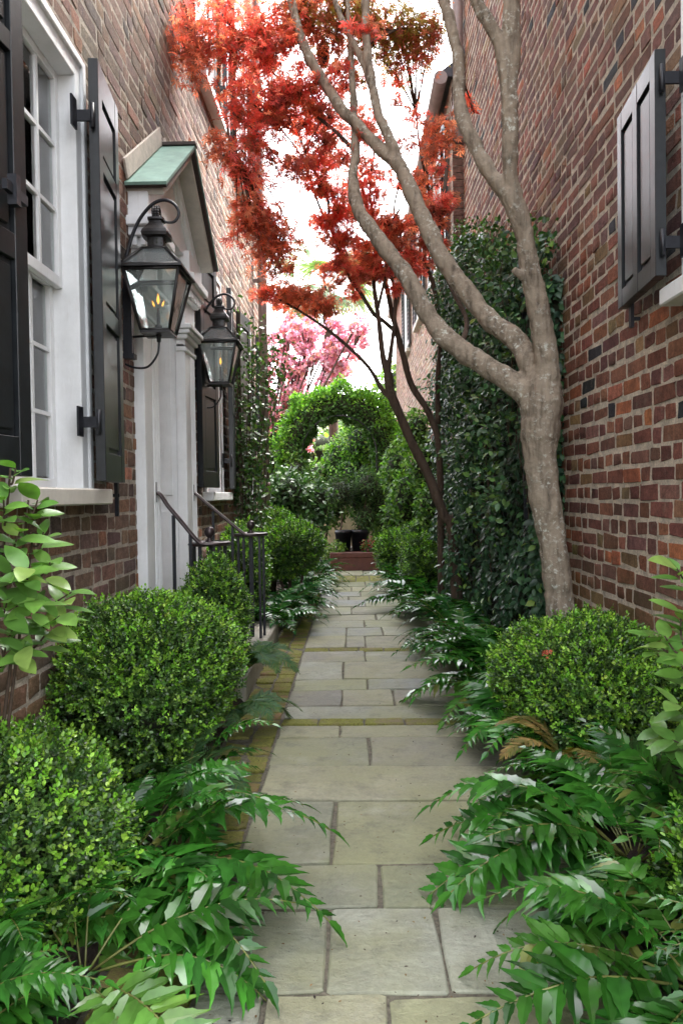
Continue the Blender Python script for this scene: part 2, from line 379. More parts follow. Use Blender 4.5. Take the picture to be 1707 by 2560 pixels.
# leaf templates: length along +Y, width X, normal +Z
def ell_leaf(w, st=3, fold=0.12, curl=0.12, tip=1.0):
    V = [(0, 0, 0)]; Fs = []
    for i in range(1, st + 1):
        t = i / (st + 1); ww = w * (math.sin(math.pi * t ** 0.85)) ** 0.8
        z = -curl * t * t
        V += [(-ww, t, z + fold * ww * 2), (0, t, z), (ww, t, z + fold * ww * 2)]
    V.append((0, tip, -curl)); e = len(V) - 1
    Fs += [(0, 2, 1), (0, 3, 2)]
    for i in range(st - 1):
        a = 1 + i * 3; b = a + 3; Fs += [(a, a + 1, b + 1, b), (a + 1, a + 2, b + 2, b + 1)]
    a = 1 + (st - 1) * 3; Fs += [(a, a + 1, e), (a + 1, a + 2, e)]
    return np.array(V, float), Fs
T_box = (np.array([(0, 0, 0), (.30, .35, .08), (.29, .72, .06), (0, 1, 0), (-.29, .72, .06), (-.30, .35, .08)], float), [(0, 1, 2, 3), (0, 3, 4, 5)])
T_leaf = ell_leaf(0.27, 2); T_ivy = ell_leaf(0.30, 2, 0.15, 0.2); T_narrow = ell_leaf(0.10, 2)
def star_leaf(n=7):
    V = [(0, 0, 0)]; Fs = []; A = np.linspace(-125, 125, n)
    for i, a in enumerate(A):
        a = R_(a); ln = 1.0 - 0.38 * abs(i - (n - 1) / 2) / ((n - 1) / 2)
        h = R_(14); c, s_ = math.cos, math.sin
        V += [(s_(a - h) * ln * .52, c(a - h) * ln * .52, 0.0), (s_(a) * ln, c(a) * ln, -0.18), (s_(a + h) * ln * .52, c(a + h) * ln * .52, 0.0)]
        b = 1 + i * 3; Fs.append((0, b, b + 1, b + 2))
    return np.array(V, float) * 0.62, Fs
T_star = star_leaf()
T_petal = (np.array([(0, 0, 0), (.42, .3, .1), (.4, .8, .16), (0, 1, .1), (-.4, .8, .16), (-.42, .3, .1)], float), [(0, 1, 2, 3), (0, 3, 4, 5)])

# ================================================================== SETTING
g = MB().add([(-300, -300, -.06), (300, -300, -.06), (300, 300, -.06), (-300, 300, -.06)], [(0, 1, 2, 3)]).build('ground', M['soil']); tag(g, kind='structure')
def bed(name, x0, x1, y0, y1, zc):
    nx, ny = 14, 90; V = []; Fs = []
    for j in range(ny + 1):
        for i in range(nx + 1):
            x = x0 + (x1 - x0) * i / nx; y = y0 + (y1 - y0) * j / ny; e = min(i, nx - i)
            V.append((x, y, (-0.035 if e == 0 else zc * min(1, e / 3)) + (0.012 * random.uniform(-1, 1) if e else 0)))
    for j in range(ny):
        for i in range(nx): a = j * (nx + 1) + i; Fs.append((a, a + 1, a + nx + 2, a + nx + 1))
    o = MB().add(V, Fs, True).build(name, M['soil']); return tag(o, kind='structure')
bed('garden_bed_left', -1.13, -0.585, 0.4, 12.5, 0.03)
bed('garden_bed_right', 0.67, 1.30, 0.4, 12.5, 0.03)

# ---- flagstone path: every slab its own piece
PX0, PX1 = -0.352, 0.66
path = MB().box(PX0 - .01, PX1 + .02, 0.3, 10.75, -0.05, -0.009).build('path', M['joint']); tag(path, kind='structure')
YR = [0.55, 1.08, 1.585, 1.92, 2.154, 2.60, 2.945, 3.30, 3.475, None, 3.57, 3.79, 4.10, 4.34, 4.80, 5.14, None, 5.25, 5.69, 6.05, 6.42, 6.72, 7.18, 7.62, 7.92, 8.35, 8.8, 9.29, 10.0, 10.62]
JX = [[.1], [.062, -.2], [-.076, .20], [.064], [-.075], [], [.06], [-.07], 'thin', [], [-.066, .21], [.077], [-.066], [.073], 'thin', [-.06, .083], [-.057, .225], [.09], [.2], [-.02], [.12], [-.05], [.08], [-.02], [.15], 'thin', [.14], [.02]]
SLABC = [(.235, .24, .175), (.225, .235, .22), (.26, .25, .175), (.235, .245, .160), (.215, .205, .165), (.265, .27, .215), (.245, .245, .150)]
def slab(x0, x1, y0, y1, col, zt=0.0, parent=None, name='slab', mat=None, jit=.005, par=path):
    c = 0.007; w_, h_ = x1 - x0, y1 - y0
    pts = [(c, 0), (w_ * .35, 0), (w_ * .7, 0), (w_ - c, 0), (w_, c), (w_, h_ * .5), (w_, h_ - c), (w_ - c, h_), (w_ * .66, h_), (w_ * .3, h_), (c, h_), (0, h_ - c), (0, h_ * .5), (0, c)]
    pts = [(x0 + a + random.uniform(-jit, jit), y0 + b + random.uniform(-jit, jit)) for a, b in pts]; n = len(pts)
    cx, cy = (x0 + x1) / 2, (y0 + y1) / 2; tx, ty = random.uniform(-.012, .012), random.uniform(-.012, .012)
    z = lambda x, y: zt + (x - cx) * tx + (y - cy) * ty
    inn = [(x + (cx - x) / max(.05, math.hypot(cx - x, cy - y)) * .005, y + (cy - y) / max(.05, math.hypot(cx - x, cy - y)) * .005) for x, y in pts]
    V = [(x, y, z(x, y)) for x, y in inn] + [(x, y, z(x, y) - .004) for x, y in pts] + [(x, y, -.04) for x, y in pts]
    Fs = [tuple(range(n))] + [(j, n + j, n + (j + 1) % n, (j + 1) % n) for j in range(n)] + [(n + j, 2 * n + j, 2 * n + (j + 1) % n, n + (j + 1) % n) for j in range(n)]
    me = MB().add(V, Fs).mesh(name); set_col(me, col); return link_obj(name, me, mat or M['stone'], par)
ys = [y for y in YR if y is not None]; rows = list(zip(ys[:-1], ys[1:]))
jj = 0
for (a, b) in rows:
    js = JX[jj] if jj < len(JX) else []; jj += 1
    gp = 0.0055
    if js == 'thin' or (b - a) < 0.13:
        x = PX0
        while x < PX1 - .05:
            x2 = min(PX1, x + random.uniform(.17, .22)); slab(x + .005, x2 - .005, a + .005, b - .005, (.24, .19, .12), random.uniform(-.006, .002), name='paving_brick', mat=M['moss']); x = x2
        continue
    xs = [PX0] + sorted(js) + [PX1]
    for x0, x1 in zip(xs[:-1], xs[1:]):
        c = np.array(random.choice(SLABC)) * random.uniform(.88, 1.12)
        slab(x0 + gp, x1 - gp, a + gp, b - gp, c, random.uniform(-.007, .004))
# ---- mossy brick edging strip along the left side of the path
edg = MB().box(-0.60, PX0 - .012, 0.3, 10.6, -0.06, -0.022).build('brick_edging', M['joint']); tag(edg, kind='structure')
y = 0.9
while y < 9.9:
    hgt = random.uniform(.095, .108)
    for x0, x1 in ((-0.585, -0.475), (-0.468, -0.36)):
        c = np.array(random.choice([(.26, .15, .09), (.22, .17, .10), (.30, .17, .10), (.19, .14, .08)])) * random.uniform(.8, 1.1)
        slab(x0 + .004, x1 - .004, y + .004, y + hgt - .006, c, random.uniform(-.022, -.008), name='brick', mat=M['moss'], jit=.006, par=edg)
    y += hgt
# litter specks on the path: seeds, bud scales and bits of leaf
lc = Cloud(); k = 800
T = np.stack([RNG.uniform(PX0 - .2, PX1, k), 1.3 + 6 * RNG.random(k) ** 1.5, np.full(k, .006)], 1)
d = rdir(k); d[:, 2] *= .15
lc.add(T_leaf, frames(d, np.tile([0, 0, 1.], (k, 1)) + .3 * rdir(k), RNG.uniform(.003, .011, k)), T, pick([(.05, .03, .02), (.12, .07, .03), (.2, .12, .05), (.03, .02, .02)], k))
o = lc.build('leaf_litter', M['litter']); tag(o, 'dark seeds and bits of leaf scattered over the flagstones', 'leaf litter')

# ================================================================== HOUSES
PAL_L = [(.235, .138, .100), (.20, .118, .090), (.27, .152, .104), (.225, .142, .108), (.165, .104, .086), (.31, .162, .105), (.115, .085, .078), (.38, .165, .10)]
WT_L = [5, 5, 4, 4, 3, 2, 1, .5]
PAL_R = [(.29, .112, .072), (.24, .094, .064), (.195, .08, .062), (.34, .13, .074), (.48, .16, .075), (.30, .175, .085), (.045, .044, .050), (.27, .125, .098)]
WT_R = [5, 5, 4, 3, 1.5, 1.8, .8, 2]
PAL_P = [(.42, .25, .19), (.37, .21, .165), (.46, .28, .21), (.35, .22, .185), (.48, .32, .25)]
def wall_bricks(wall, x, sgn, y0, y1, z0, z1, openings, pal, wts, mat, bond, n_ind, course=0.078, seed=1):
    "bricks of one wall face standing at x, facing sgn*X; the largest ones in view are single objects, the rest one mesh"
    rr = random.Random(seed); rec = []
    z = z0; row = 0
    while z < z1 - .03:
        hz = course; jb = .0155 if sgn > 0 else .0195
        iv = [(y0, y1)]
        for (a, b, c, d_) in openings:
            if z + hz * .6 > c and z + hz * .4 < d_:
                nv = []
                for (p, q) in iv:
                    if b <= p or a >= q: nv.append((p, q)); continue
                    if a - p > .04: nv.append((p, a))
                    if q - b > .04: nv.append((b, q))
                iv = nv
        for (p, q) in iv:
            u = p - (rr.uniform(0, .15) if p == y0 else 0); k = row
            while u < q - .02:
                if bond == 'flemish': ln = .215 if k % 2 == 0 else .108
                else: ln = (.112 if rr.random() < .85 else .215) if row % 2 else (.22 if rr.random() < .8 else .112)
                ln *= rr.uniform(.92, 1.08); e = min(u + ln, q); s0 = max(u, p)
                if e - s0 > .03: rec.append((s0 + jb * .45 * rr.uniform(.6, 1.3), e - jb * .45 * rr.uniform(.6, 1.3), z + jb * .5 * rr.uniform(.7, 1.5) + .0065 * math.sin(s0 * 1.7 + row * .35) + .003 * math.sin(s0 * 5.3 + row), z + hz - jb * .5 * rr.uniform(.5, 1.4) + .0065 * math.sin(s0 * 1.7 + row * .35) + .003 * math.sin(s0 * 5.3 + row)))
                u += ln; k += 1
        z += hz; row += 1
    A = np.array(rec); N = len(A); c = .006
    u0, u1, v0, v1 = A.T
    U = np.stack([u0 + c, u1 - c, u1, u1, u1 - c, u0 + c, u0, u0], 1) + RNG.normal(0, .0036, (N, 8))
    Vv = np.stack([v0, v0, v0 + c, v1 - c, v1, v1, v1 - c, v0 + c], 1) + RNG.normal(0, .0036, (N, 8))
    Nn = np.clip(np.abs(RNG.normal(.0012, .0018, (N, 1))) + RNG.normal(0, .0003, (N, 8)), 0.0007, .007)
    uc = (u0 + u1)[:, None] / 2; vc = (v0 + v1)[:, None] / 2
    Xf = x + sgn * Nn; ring0 = np.stack([Xf, U + np.sign(uc - U) * .0025, Vv + np.sign(vc - Vv) * .0025], -1)
    ring1 = np.stack([x + sgn * (Nn - .0014), U, Vv], -1); ring2 = np.stack([np.full_like(U, x - sgn * .01), U, Vv], -1)
    VV = np.concatenate([ring0, ring1, ring2], 1)                # N,24,3
    if sgn > 0: tf = [tuple(range(8))] + [(8 * r + j, 8 * r + 8 + j, 8 * r + 8 + (j + 1) % 8, 8 * r + (j + 1) % 8) for r in (0, 1) for j in range(8)]
    else: tf = [tuple(range(8))[::-1]] + [(8 * r + j, 8 * r + (j + 1) % 8, 8 * r + 8 + (j + 1) % 8, 8 * r + 8 + j) for r in (0, 1) for j in range(8)]
    col = pick(pal, N, .16, wts)
    ctr = np.stack([np.full(N, x), (u0 + u1) / 2, (v0 + v1) / 2], 1); px, py = project(ctr)
    area = (u1 - u0) * (v1 - v0) / (u0 + u1) ** 3
    vis = (px > -20) & (px < 1727) & (py > -20) & (py < 1700) & (ctr[:, 1] > .8) & (ctr[:, 2] > .45)
    order = np.argsort(-np.where(vis, area, -1)); ind = set(int(i) for i in order[:n_ind] if vis[i]) if n_ind else set()
    for i in sorted(ind):
        me = bpy.data.meshes.new('brick'); cc = VV[i].mean(0)
        me.from_pydata((VV[i] - cc).tolist(), [], tf); set_col(me, col[i]); me.materials.append(mat)
        o = bpy.data.objects.new('brick', me); COL.objects.link(o); o.parent = wall; b = wall.parent['base']
        o.location = cc; o.matrix_parent_inverse = Matrix.Identity(4)
    rest = np.array([i for i in range(N) if i not in ind]); cl = Cloud()
    cl.V.append(VV[rest].reshape(-1, 3)); loops = np.concatenate([np.array(f) for f in tf]); tot = np.array([len(f) for f in tf])
    cl.L.append((loops[None] + (np.arange(len(rest)) * 24)[:, None]).ravel()); cl.T.append(np.tile(tot, len(rest))); cl.C.append(np.repeat(col[rest], 24, 0))
    cl.build('brickwork', mat, wall)

def wall_sheet(house, x, sgn, y0, y1, z0, z1, openings, depth, mat):
    "mortar body of the wall with real openings, plus the hidden sides of the house"
    ys_ = sorted(set([y0, y1] + [v for o in openings for v in o[:2]])); zs_ = sorted(set([z0, z1] + [v for o in openings for v in o[2:]]))
    mb = MB()
    for a, b in zip(ys_[:-1], ys_[1:]):
        for c, d_ in zip(zs_[:-1], zs_[1:]):
            my, mz = (a + b) / 2, (c + d_) / 2
            if any(o[0] < my < o[1] and o[2] < mz < o[3] for o in openings): continue
            q = [(x, a, c), (x, b, c), (x, b, d_), (x, a, d_)]; mb.add(q if sgn > 0 else q[::-1], [(0, 1, 2, 3)])
    for (a, b, c, d_) in openings:      # reveals
        xi = x - sgn * .33
        for q in ([(x, a, c), (x, a, d_), (xi, a, d_), (xi, a, c)], [(x, b, c), (xi, b, c), (xi, b, d_), (x, b, d_)], [(x, a, d_), (x, b, d_), (xi, b, d_), (xi, a, d_)], [(x, a, c), (xi, a, c), (xi, b, c), (x, b, c)]): mb.add(q, [(0, 1, 2, 3)])
    xb = x - sgn * depth
    for q in ([(x, y0, z0), (x, y0, z1), (xb, y0, z1), (xb, y0, z0)], [(x, y1, z0), (xb, y1, z0), (xb, y1, z1), (x, y1, z1)], [(xb, y0, z0), (xb, y0, z1), (xb, y1, z1), (xb, y1, z0)], [(x, y0, z1), (x, y1, z1), (xb, y1, z1), (xb, y0, z1)]): mb.add(q, [(0, 1, 2, 3)])
    return mb.build('wall', mat, house)

def window(house, x, sgn, y0, y1, z0, z1, cols=3, rows=6, sill=True, sillmat=None):
    X = lambda n: x + sgn * n
    fw = .085; mb = MB()
    mb.box(X(-.14), X(.012), y0, y0 + fw, z0, z1).box(X(-.14), X(.012), y1 - fw, y1, z0, z1).box(X(-.14), X(.012), y0 + fw, y1 - fw, z1 - fw, z1)
    mb.box(X(-.012), X(.024), y0 - .012, y0 + .022, z0, z1 + .012).box(X(-.012), X(.024), y1 - .022, y1 + .012, z0, z1 + .012).box(X(-.012), X(.026), y0 + .023, y1 - .023, z1 - .022, z1 + .011)
    wd = mb.build('window', M['white'], house, .003); wd['base'] = [0, 0, 0]
    del wd['base']
    if sill:
        MB().box(X(-.2), X(.085), y0 - .07, y1 + .07, z0 - .062, z0 + .004).build('sill', sillmat or M['cream'], wd, .006)
    a, b = y0 + fw, y1 - fw; zt = z1 - fw; zm = (z0 + zt) / 2; st = .036
    for k, (c, d_, n) in enumerate(((z0 + .004, zm + .02, -.095), (zm - .02, zt, -.055))):
        s = MB(); t = .03
        s.box(X(n), X(n - t), a, a + st, c, d_).box(X(n), X(n - t), b - st, b, c, d_).box(X(n), X(n - t), a + st, b - st, c, c + st * 1.2).box(X(n), X(n - t), a + st, b - st, d_ - st, d_)
        s.build('sash', M['white'], wd, .002)
        ya, yb, za, zb = a + st, b - st, c + st * 1.2, d_ - st; r2 = rows // 2; mw = .016; mu = MB()
        for i in range(1, cols): yy = ya + (yb - ya) * i / cols; mu.box(X(n - .004), X(n - t), yy - mw / 2, yy + mw / 2, za, zb)
        for j in range(1, r2):
            zz = za + (zb - za) * j / r2
            for i in range(cols):
                p = ya + (yb - ya) * i / cols + (mw / 2 if i else 0); q = ya + (yb - ya) * (i + 1) / cols - (mw / 2 if i < cols - 1 else 0)
                mu.box(X(n - .006), X(n - t + .002), p, q, zz - mw / 2, zz + mw / 2)
        mu.build('muntins', M['white'], wd)['kind'] = 'stuff'
        for i in range(cols):
            for j in range(r2):
                p = ya + (yb - ya) * i / cols + .007; q = ya + (yb - ya) * (i + 1) / cols - .007; e = za + (zb - za) * j / r2 + .007; f = za + (zb - za) * (j + 1) / r2 - .007
                MB().box(X(n - .016), X(n - .019), p, q, e, f).build('pane', M['glass'], wd)
    # curtain with folds, dark room behind
    cv = []; nf = 40
    for i in range(nf + 1):
        yy = a + (b - a) * i / nf
        cv += [(X(-.19 - .012 * math.sin(i * 1.3) - .006 * math.sin(i * 2.9)), yy, z0), (X(-.19 - .012 * math.sin(i * 1.3) - .006 * math.sin(i * 2.9)), yy, zt)]
    hole = nf * 5 // 9
    MB().add(cv, [(2 * i, 2 * i + 2, 2 * i + 3, 2 * i + 1) for i in range(nf) if not (nf * 3 // 9 < i < hole)], True).build('curtain', M['curtain'], wd)
    MB().box(X(-.55), X(-.56), y0 - .3, y1 + .3, z0 - .3, z1 + .3).build('room_back', M['room'], wd)
    return wd

def shutter(house, hinge, free, z0, z1, panels, n_out, planks=False):
    "hinge and free are (x,y) of the two long edges; panels are (u0,u1,v0,v1) fractions; n_out is +1/-1 for the visible face side"
    h = np.array([hinge[0], hinge[1], 0.]); fr = np.array([free[0], free[1], 0.]); wv = fr - h; wl = np.linalg.norm(wv); u = wv / wl
    nrm = np.array([-u[1], u[0], 0]); nrm *= np.sign(nrm[0]) * n_out; th = .04; H = z1 - z0
    def bx(mb, a, b, c, d_, n0, n1):
        pt = lambda uu, vv, nn: h + u * uu * wl + nrm * nn + np.array([0, 0, z0 + vv * H])
        q = [pt(a, c, n0), pt(b, c, n0), pt(b, c, n1), pt(a, c, n1)]; r = [pt(a, d_, n0), pt(b, d_, n0), pt(b, d_, n1), pt(a, d_, n1)]
        if np.dot(np.cross(u, nrm), [0, 0, 1]) < 0: q, r = q[::-1], r[::-1]
        mb.hexa(q, r)
    us = sorted(set([0, 1] + [v for p in panels for v in p[:2]])); vs = sorted(set([0, 1] + [v for p in panels for v in p[2:]]))
    mb = MB(); e = 1e-4
    pv = sorted(set((p[2], p[3]) for p in panels)); pu = sorted(set((p[0], p[1]) for p in panels))
    # stiles full height, rails between
    edges = [0] + [v for q in pu for v in q] + [1]
    for i in range(0, len(edges), 2): bx(mb, edges[i], edges[i + 1], 0, 1, 0, th)
    for q in pu:
        ve = [0] + [v for r in pv for v in r] + [1]
        for i in range(0, len(ve), 2): bx(mb, q[0], q[1], ve[i], ve[i + 1], .001, th - .001)
    s = mb.build('shutter', M['black'], house, .002)
    for (a, b, c, d_) in panels:
        pm = MB(); bx(pm, a + .002, b - .002, c + .001, d_ - .001, .012, th - .016)
        iu, iv = .022 / wl, .022 / H; bx(pm, a + iu, b - iu, c + iv, d_ - iv, th - .0165, th - .007)
        pm.build('panel', M['black'], s, .003)
    for zz in (.14, .86):
        hb = MB(); z = z0 + zz * H; s_ = np.sign(wv[1])
        q = h + nrm * .02
        x_in = q[0] - .064 * np.sign(nrm[0])
        hb.box(x_in, q[0] + .006 * np.sign(nrm[0]), q[1] - s_ * .012, q[1] - s_ * .022, z - .022, z + .022)
        hb.box(x_in - .004, x_in + .004, q[1] - s_ * .022, q[1] - s_ * .075, z - .06, z + .06)
        hb.tube([q + np.array([0, -s_ * .017, z - .05]), q + np.array([0, -s_ * .017, z + .05])], .009, 8)
        hb.build('hinge', M['iron'], s)
    return s

# ---------------------------------------------------------------- left house
XL = -1.12
LH = thing('brick_house', (XL, 0.6, 0), 'brown brick town house on the left with white doorway and lanterns', 'house')
L1 = (2.39, 3.13, 1.12, 2.90); L2 = (5.62, 6.36, 1.12, 2.90); L3 = (7.50, 8.24, 1.12, 2.90)
U2 = (5.62, 6.36, 4.28, 5.95); U3 = (7.50, 8.24, 4.28, 5.95); U1 = (2.39, 3.13, 4.28, 5.95)
DR = (4.05, 4.86, 0.30, 2.55)
opL = [L1, L2, L3, U1, U2, U3, DR]
wl_ = wall_sheet(LH, XL, 1, 0.6, 9.25, -.1, 7.6, opL, 5.0, M['mortarL'])
wall_bricks(wl_, XL, 1, 1.3, 9.25, 0.0, 7.6, opL, PAL_L, WT_L, M['brickL'], 'flemish', 300, seed=3)
MB().hexa([(XL + .25, .5, 7.55), (XL + .25, 9.4, 7.55), (XL - 5.2, 9.4, 7.55), (XL - 5.2, .5, 7.55)][::-1], [(XL + .25, .5, 7.7), (XL + .25, 9.4, 7.7), (XL - 2.6, 9.4, 9.4), (XL - 2.6, .5, 9.4)][::-1]).build('roof', M['roof'], LH)
for (a, b, c, d_) in (L1, L2, L3, U1, U2, U3): window(LH, XL, 1, a, b, c, d_, sillmat=M['cream'] if a < 3 else M['white'])
P3 = [(.17, .83, .07, .385), (.17, .83, .43, .75), (.17, .83, .785, .925)]
for k, (a, b, c, d_) in enumerate((L1, L2, L3, U2, U3)):
    z0, z1 = c + .035, d_ - .03
    shutter(LH, (XL + .075, b - .11 if k == 0 else b - .03), (XL + .03, b + (.29 if k == 0 else .36)), z0, z1, P3, 1)
    shutter(LH, (XL + .075, a + (.03 if k else -.06)), (XL + .03, a - (.37 if k else .46)), z0, z1, P3, 1)
# shutter latch on the nearest shutters, shutter dog under them
MB().box(XL + .115, XL + .13, 2.16, 2.30, 1.99, 2.02).box(XL + .112, XL + .14, 2.20, 2.23, 1.96, 2.05).build('latch', M['iron'], LH)
MB().box(XL + .02, XL + .035, 3.42, 3.44, 1.0, 1.16).box(XL, XL + .04, 3.425, 3.435, 1.09, 1.105).build('shutter_dog', M['iron'], LH)
# --- doorway
DC = MB()
XF = XL + .055
DC.box(XL - .40, XL - .33, 4.05, 4.86, .30, 2.55)           # back of the recess
DC.box(XL - .335, XL + .02, 4.045, 4.10, .30, 2.55).box(XL - .335, XL + .02, 4.80, 4.865, .30, 2.55).box(XL - .335, XL + .02, 4.10, 4.80, 2.45, 2.55)
dcase = DC.build('door_case', M['white'], LH, .003)
for i, (c, d_) in enumerate(((.42, 1.0), (1.10, 2.35))):    # panels on the far jamb
    MB().box(XL - .29, XL - .04, 4.788, 4.799, c, d_).build('jamb_panel', M['white'], dcase, .004)
MB().box(XL - .328, XL - .29, 4.101, 4.799, .32, 2.44).build('door_leaf', M['white'], dcase, .003)
for (a, b) in ((3.83, 4.12), (4.79, 5.08)):
    s = MB(); s.box(XL - .01, XF, a, b, .30, 2.08).box(XL - .008, XF + .015, a - .012, b + .012, .30, .46)
    p = s.build('pilaster', M['white'], dcase, .004)
    for j in range(4): yy = a + .15 + j * .034; MB().box(XF - .004, XF + .006, yy, yy + .014, .50, 2.02).build('reed', M['white'], dcase, .002)
    c = MB(); z = 2.03
    for (pr, hh) in ((.012, .03), (.0, .05), (.022, .03), (.04, .028), (.055, .03)): c.box(XL - .006, XF + pr, a - pr, b + pr, z, z + hh - .001); z += hh
    c.build('capital', M['white'], dcase, .004)
    c = MB(); z = 2.20
    for (pr, hh) in ((.004, .17), (.03, .05), (.06, .045), (.085, .05)): c.box(XL - .004, XF + pr, a - pr, b + pr, z, z + hh - .001); z += hh
    c.box(XL - .004, XF + .05, a - .05, b + .05, z, 2.66)
    c.build('entablature', M['white'], dcase, .004)
    dn = MB()
    for j in range(7): yy = a - .02 + j * .048; dn.box(XF + .031, XF + .05, yy, yy + .026, 2.375, 2.415)
    for j in range(2): xx = XL + .02 + j * .045; dn.box(xx, xx + .024, a - .05, a - .031, 2.375, 2.415)
    dn.build('dentils', M['white'], dcase)['kind'] = 'stuff'
# hood: small copper gable with boarded soffit
YE0, YE1, YRD, ZE, ZR, XH = 3.74, 5.17, 4.455, 2.665, 3.175, XL + .215
hd = MB()
def slope(mb, ya, za, yb, zb, t0, t1, x0, x1):
    dy, dz = yb - ya, zb - za; l = math.hypot(dy, dz); ny, nz = -dz / l, dy / l
    if nz < 0: ny, nz = -ny, -nz
    q = [(x0, ya + ny * t0, za + nz * t0), (x1, ya + ny * t0, za + nz * t0), (x1, yb + ny * t0, zb + nz * t0), (x0, yb + ny * t0, zb + nz * t0)]
    r = [(x0, ya + ny * t1, za + nz * t1), (x1, ya + ny * t1, za + nz * t1), (x1, yb + ny * t1, zb + nz * t1), (x0, yb + ny * t1, zb + nz * t1)]
    if dy < 0: q, r = q[::-1], r[::-1]
    mb.hexa(q, r)
hd.add([(XL + .07, 3.86, 2.63), (XL + .07, 5.05, 2.63), (XL + .07, YRD, 3.08), (XL - .01, 3.86, 2.63), (XL - .01, 5.05, 2.63), (XL - .01, YRD, 3.08)], [(0, 1, 2), (3, 5, 4), (0, 2, 5, 3), (1, 4, 5, 2), (0, 3, 4, 1)])
hood = hd.build('door_hood', M['white'], LH)
for (ya, yb) in ((YE0, YRD), (YE1, YRD)):
    s = MB(); slope(s, ya + (.02 if ya < yb else -.02), ZE + .008, yb, ZR - .012, -.055, -.022, XL + .001, XH - .03); s.build('soffit_board', M['cream'], hood, .002)
    s = MB(); slope(s, ya, ZE, yb, ZR, -.021, -.004, XL + .002, XH - .006); s.build('drip_edge', M['darkedge'], hood)
    s = MB(); slope(s, ya - (.012 if ya < yb else -.012), ZE - .008, yb, ZR, -.003, .012, XL + .003, XH); s.build('roof_panel', M['patina'], hood)
    for nn in range(5):
        t0 = nn / 5; s = MB(); y_ = ya + (yb - ya) * (.1 + .8 * t0); 
    s = MB(); slope(s, ya, ZE + .01, yb, ZR + .005, .013, .11, XL + .008, XL + .022); s.build('flashing', M['flash'], hood, .003)
MB().box(XL + .02, XH + .004, YRD - .03, YRD + .03, ZR + .006, ZR + .024).build('ridge_cap', M['darkedge'], hood)
rk = MB()                                    # raking cornice inside the hood
for (ya, yb) in ((YE0, YRD), (YE1, YRD)):
    slope(rk, ya + (.07 if ya < yb else -.07), ZE - .01, yb, ZR - .07, -.10, -.03, XL + .065, XL + .10); slope(rk, ya + (.12 if ya < yb else -.12), ZE - .03, yb, ZR - .15, -.06, -.02, XL + .068, XL + .085)
rk.build('raking_cornice', M['white'], hood, .003)

# stone steps
st = thing('door_steps', (-.85, 4.6, 0), 'low pale stone steps and landing slab below the white doorway', 'steps')
MB().box(XL + .012, -.585, 3.95, 5.75, -.03, .115).build('landing', plain('landing stone', (.30, .28, .23), .8, nscale=18, amt=.2, bmp=.3), st, .01)
MB().box(XL + .012, -.83, 3.95, 5.05, .116, .29).build('step', bpy.data.materials['landing stone'], st, .01)

# railings
def railing(Y, xe, label):
    r = thing('stair_railing', (-.9, Y, .1), label, 'railing', 'iron handrails beside the doorway')
    x0 = XF + .006; z0 = CAM_H + .03; z1 = z0 - .285
    pts = [(x0, Y, z0), (x0 + .02, Y, z0 - .014)]
    pts += [(x0 + (xe - .02 - x0) * t, Y, z0 + (z1 + .012 - z0) * t) for t in (.25, .5, .75, .92)]
    pts.append((xe - .006, Y, z1 + .006))
    for k in range(17):
        a = -math.pi / 2 + k * math.pi * 2.4 / 16; rr = .115 * (1 - .62 * k / 16)
        pts.append((xe + .02 + rr * math.cos(a), Y + .115 + rr * math.sin(a) , z1 - .002 * 0))
    pp = catmull(pts, 4); n = len(pp)
    # flat oval rail section
    mb = MB(); tg = np.gradient(pp, axis=0); tg = unit(tg); side = unit(np.cross(tg, [0, 0, 1.])); up = np.cross(side, tg); V = []
    sec = [(.021, 0), (.018, .007), (.008, .012), (-.008, .012), (-.018, .007), (-.021, 0), (-.014, -.008), (.014, -.008)]
    for k in range(n):
        for a, b in sec: V.append(pp[k] + side[k] * a + up[k] * b)
    q = len(sec); mb.add(V, [(k * q + j, k * q + (j + 1) % q, (k + 1) * q + (j + 1) % q, (k + 1) * q + j) for k in range(n - 1) for j in range(q)] + [tuple(range(q))[::-1], tuple((n - 1) * q + j for j in range(q))], True)
    mb.lathe((xe + .02, Y + .115, z1 - .012), [(.0, 0), (.115, .0), (.122, .008), (.115, .018), (.03, .021), (.0, .021)], 32)
    mb.build('handrail', M['bronze'], r)
    MB().lathe((xe + .02, Y + .115, z1 + .008), [(.001, 0), (.026, .0), (.026, .006), (.014, .014), (.012, .024), (.020, .032), (.027, .042), (.0295, .055), (.027, .070), (.018, .081), (.001, .086)], 20).build('ball_finial', M['bronze'], r)
    MB().box(x0 - .008, x0 - .001, Y - .012, Y + .012, z0 - .05, z0 + .06).build('wall_plate', M['iron'], r)
    def bal(x, y, zt, w_=.0085): MB().box(x - w_, x + w_, y - w_, y + w_, .10, zt).build('baluster', M['iron'], r, .001)
    bal(x0 + (xe - x0) * .36, Y, z0 + (z1 - z0) * .43)
    bal(x0 + (xe - x0) * .74, Y, z0 + (z1 - z0) * .80)
    for a in range(5):
        an = a * 2 * math.pi / 5 + .5; bal(xe + .02 + .09 * math.cos(an), Y + .115 + .09 * math.sin(an), z1 - .011)
    bal(xe + .02, Y + .115, z1 - .011, .014)
railing(4.02, -.82, 'near iron stair railing with bronze handrail ending in a ball finial')
railing(4.98, -.72, 'far iron stair railing beside the second window, beyond the near rail')

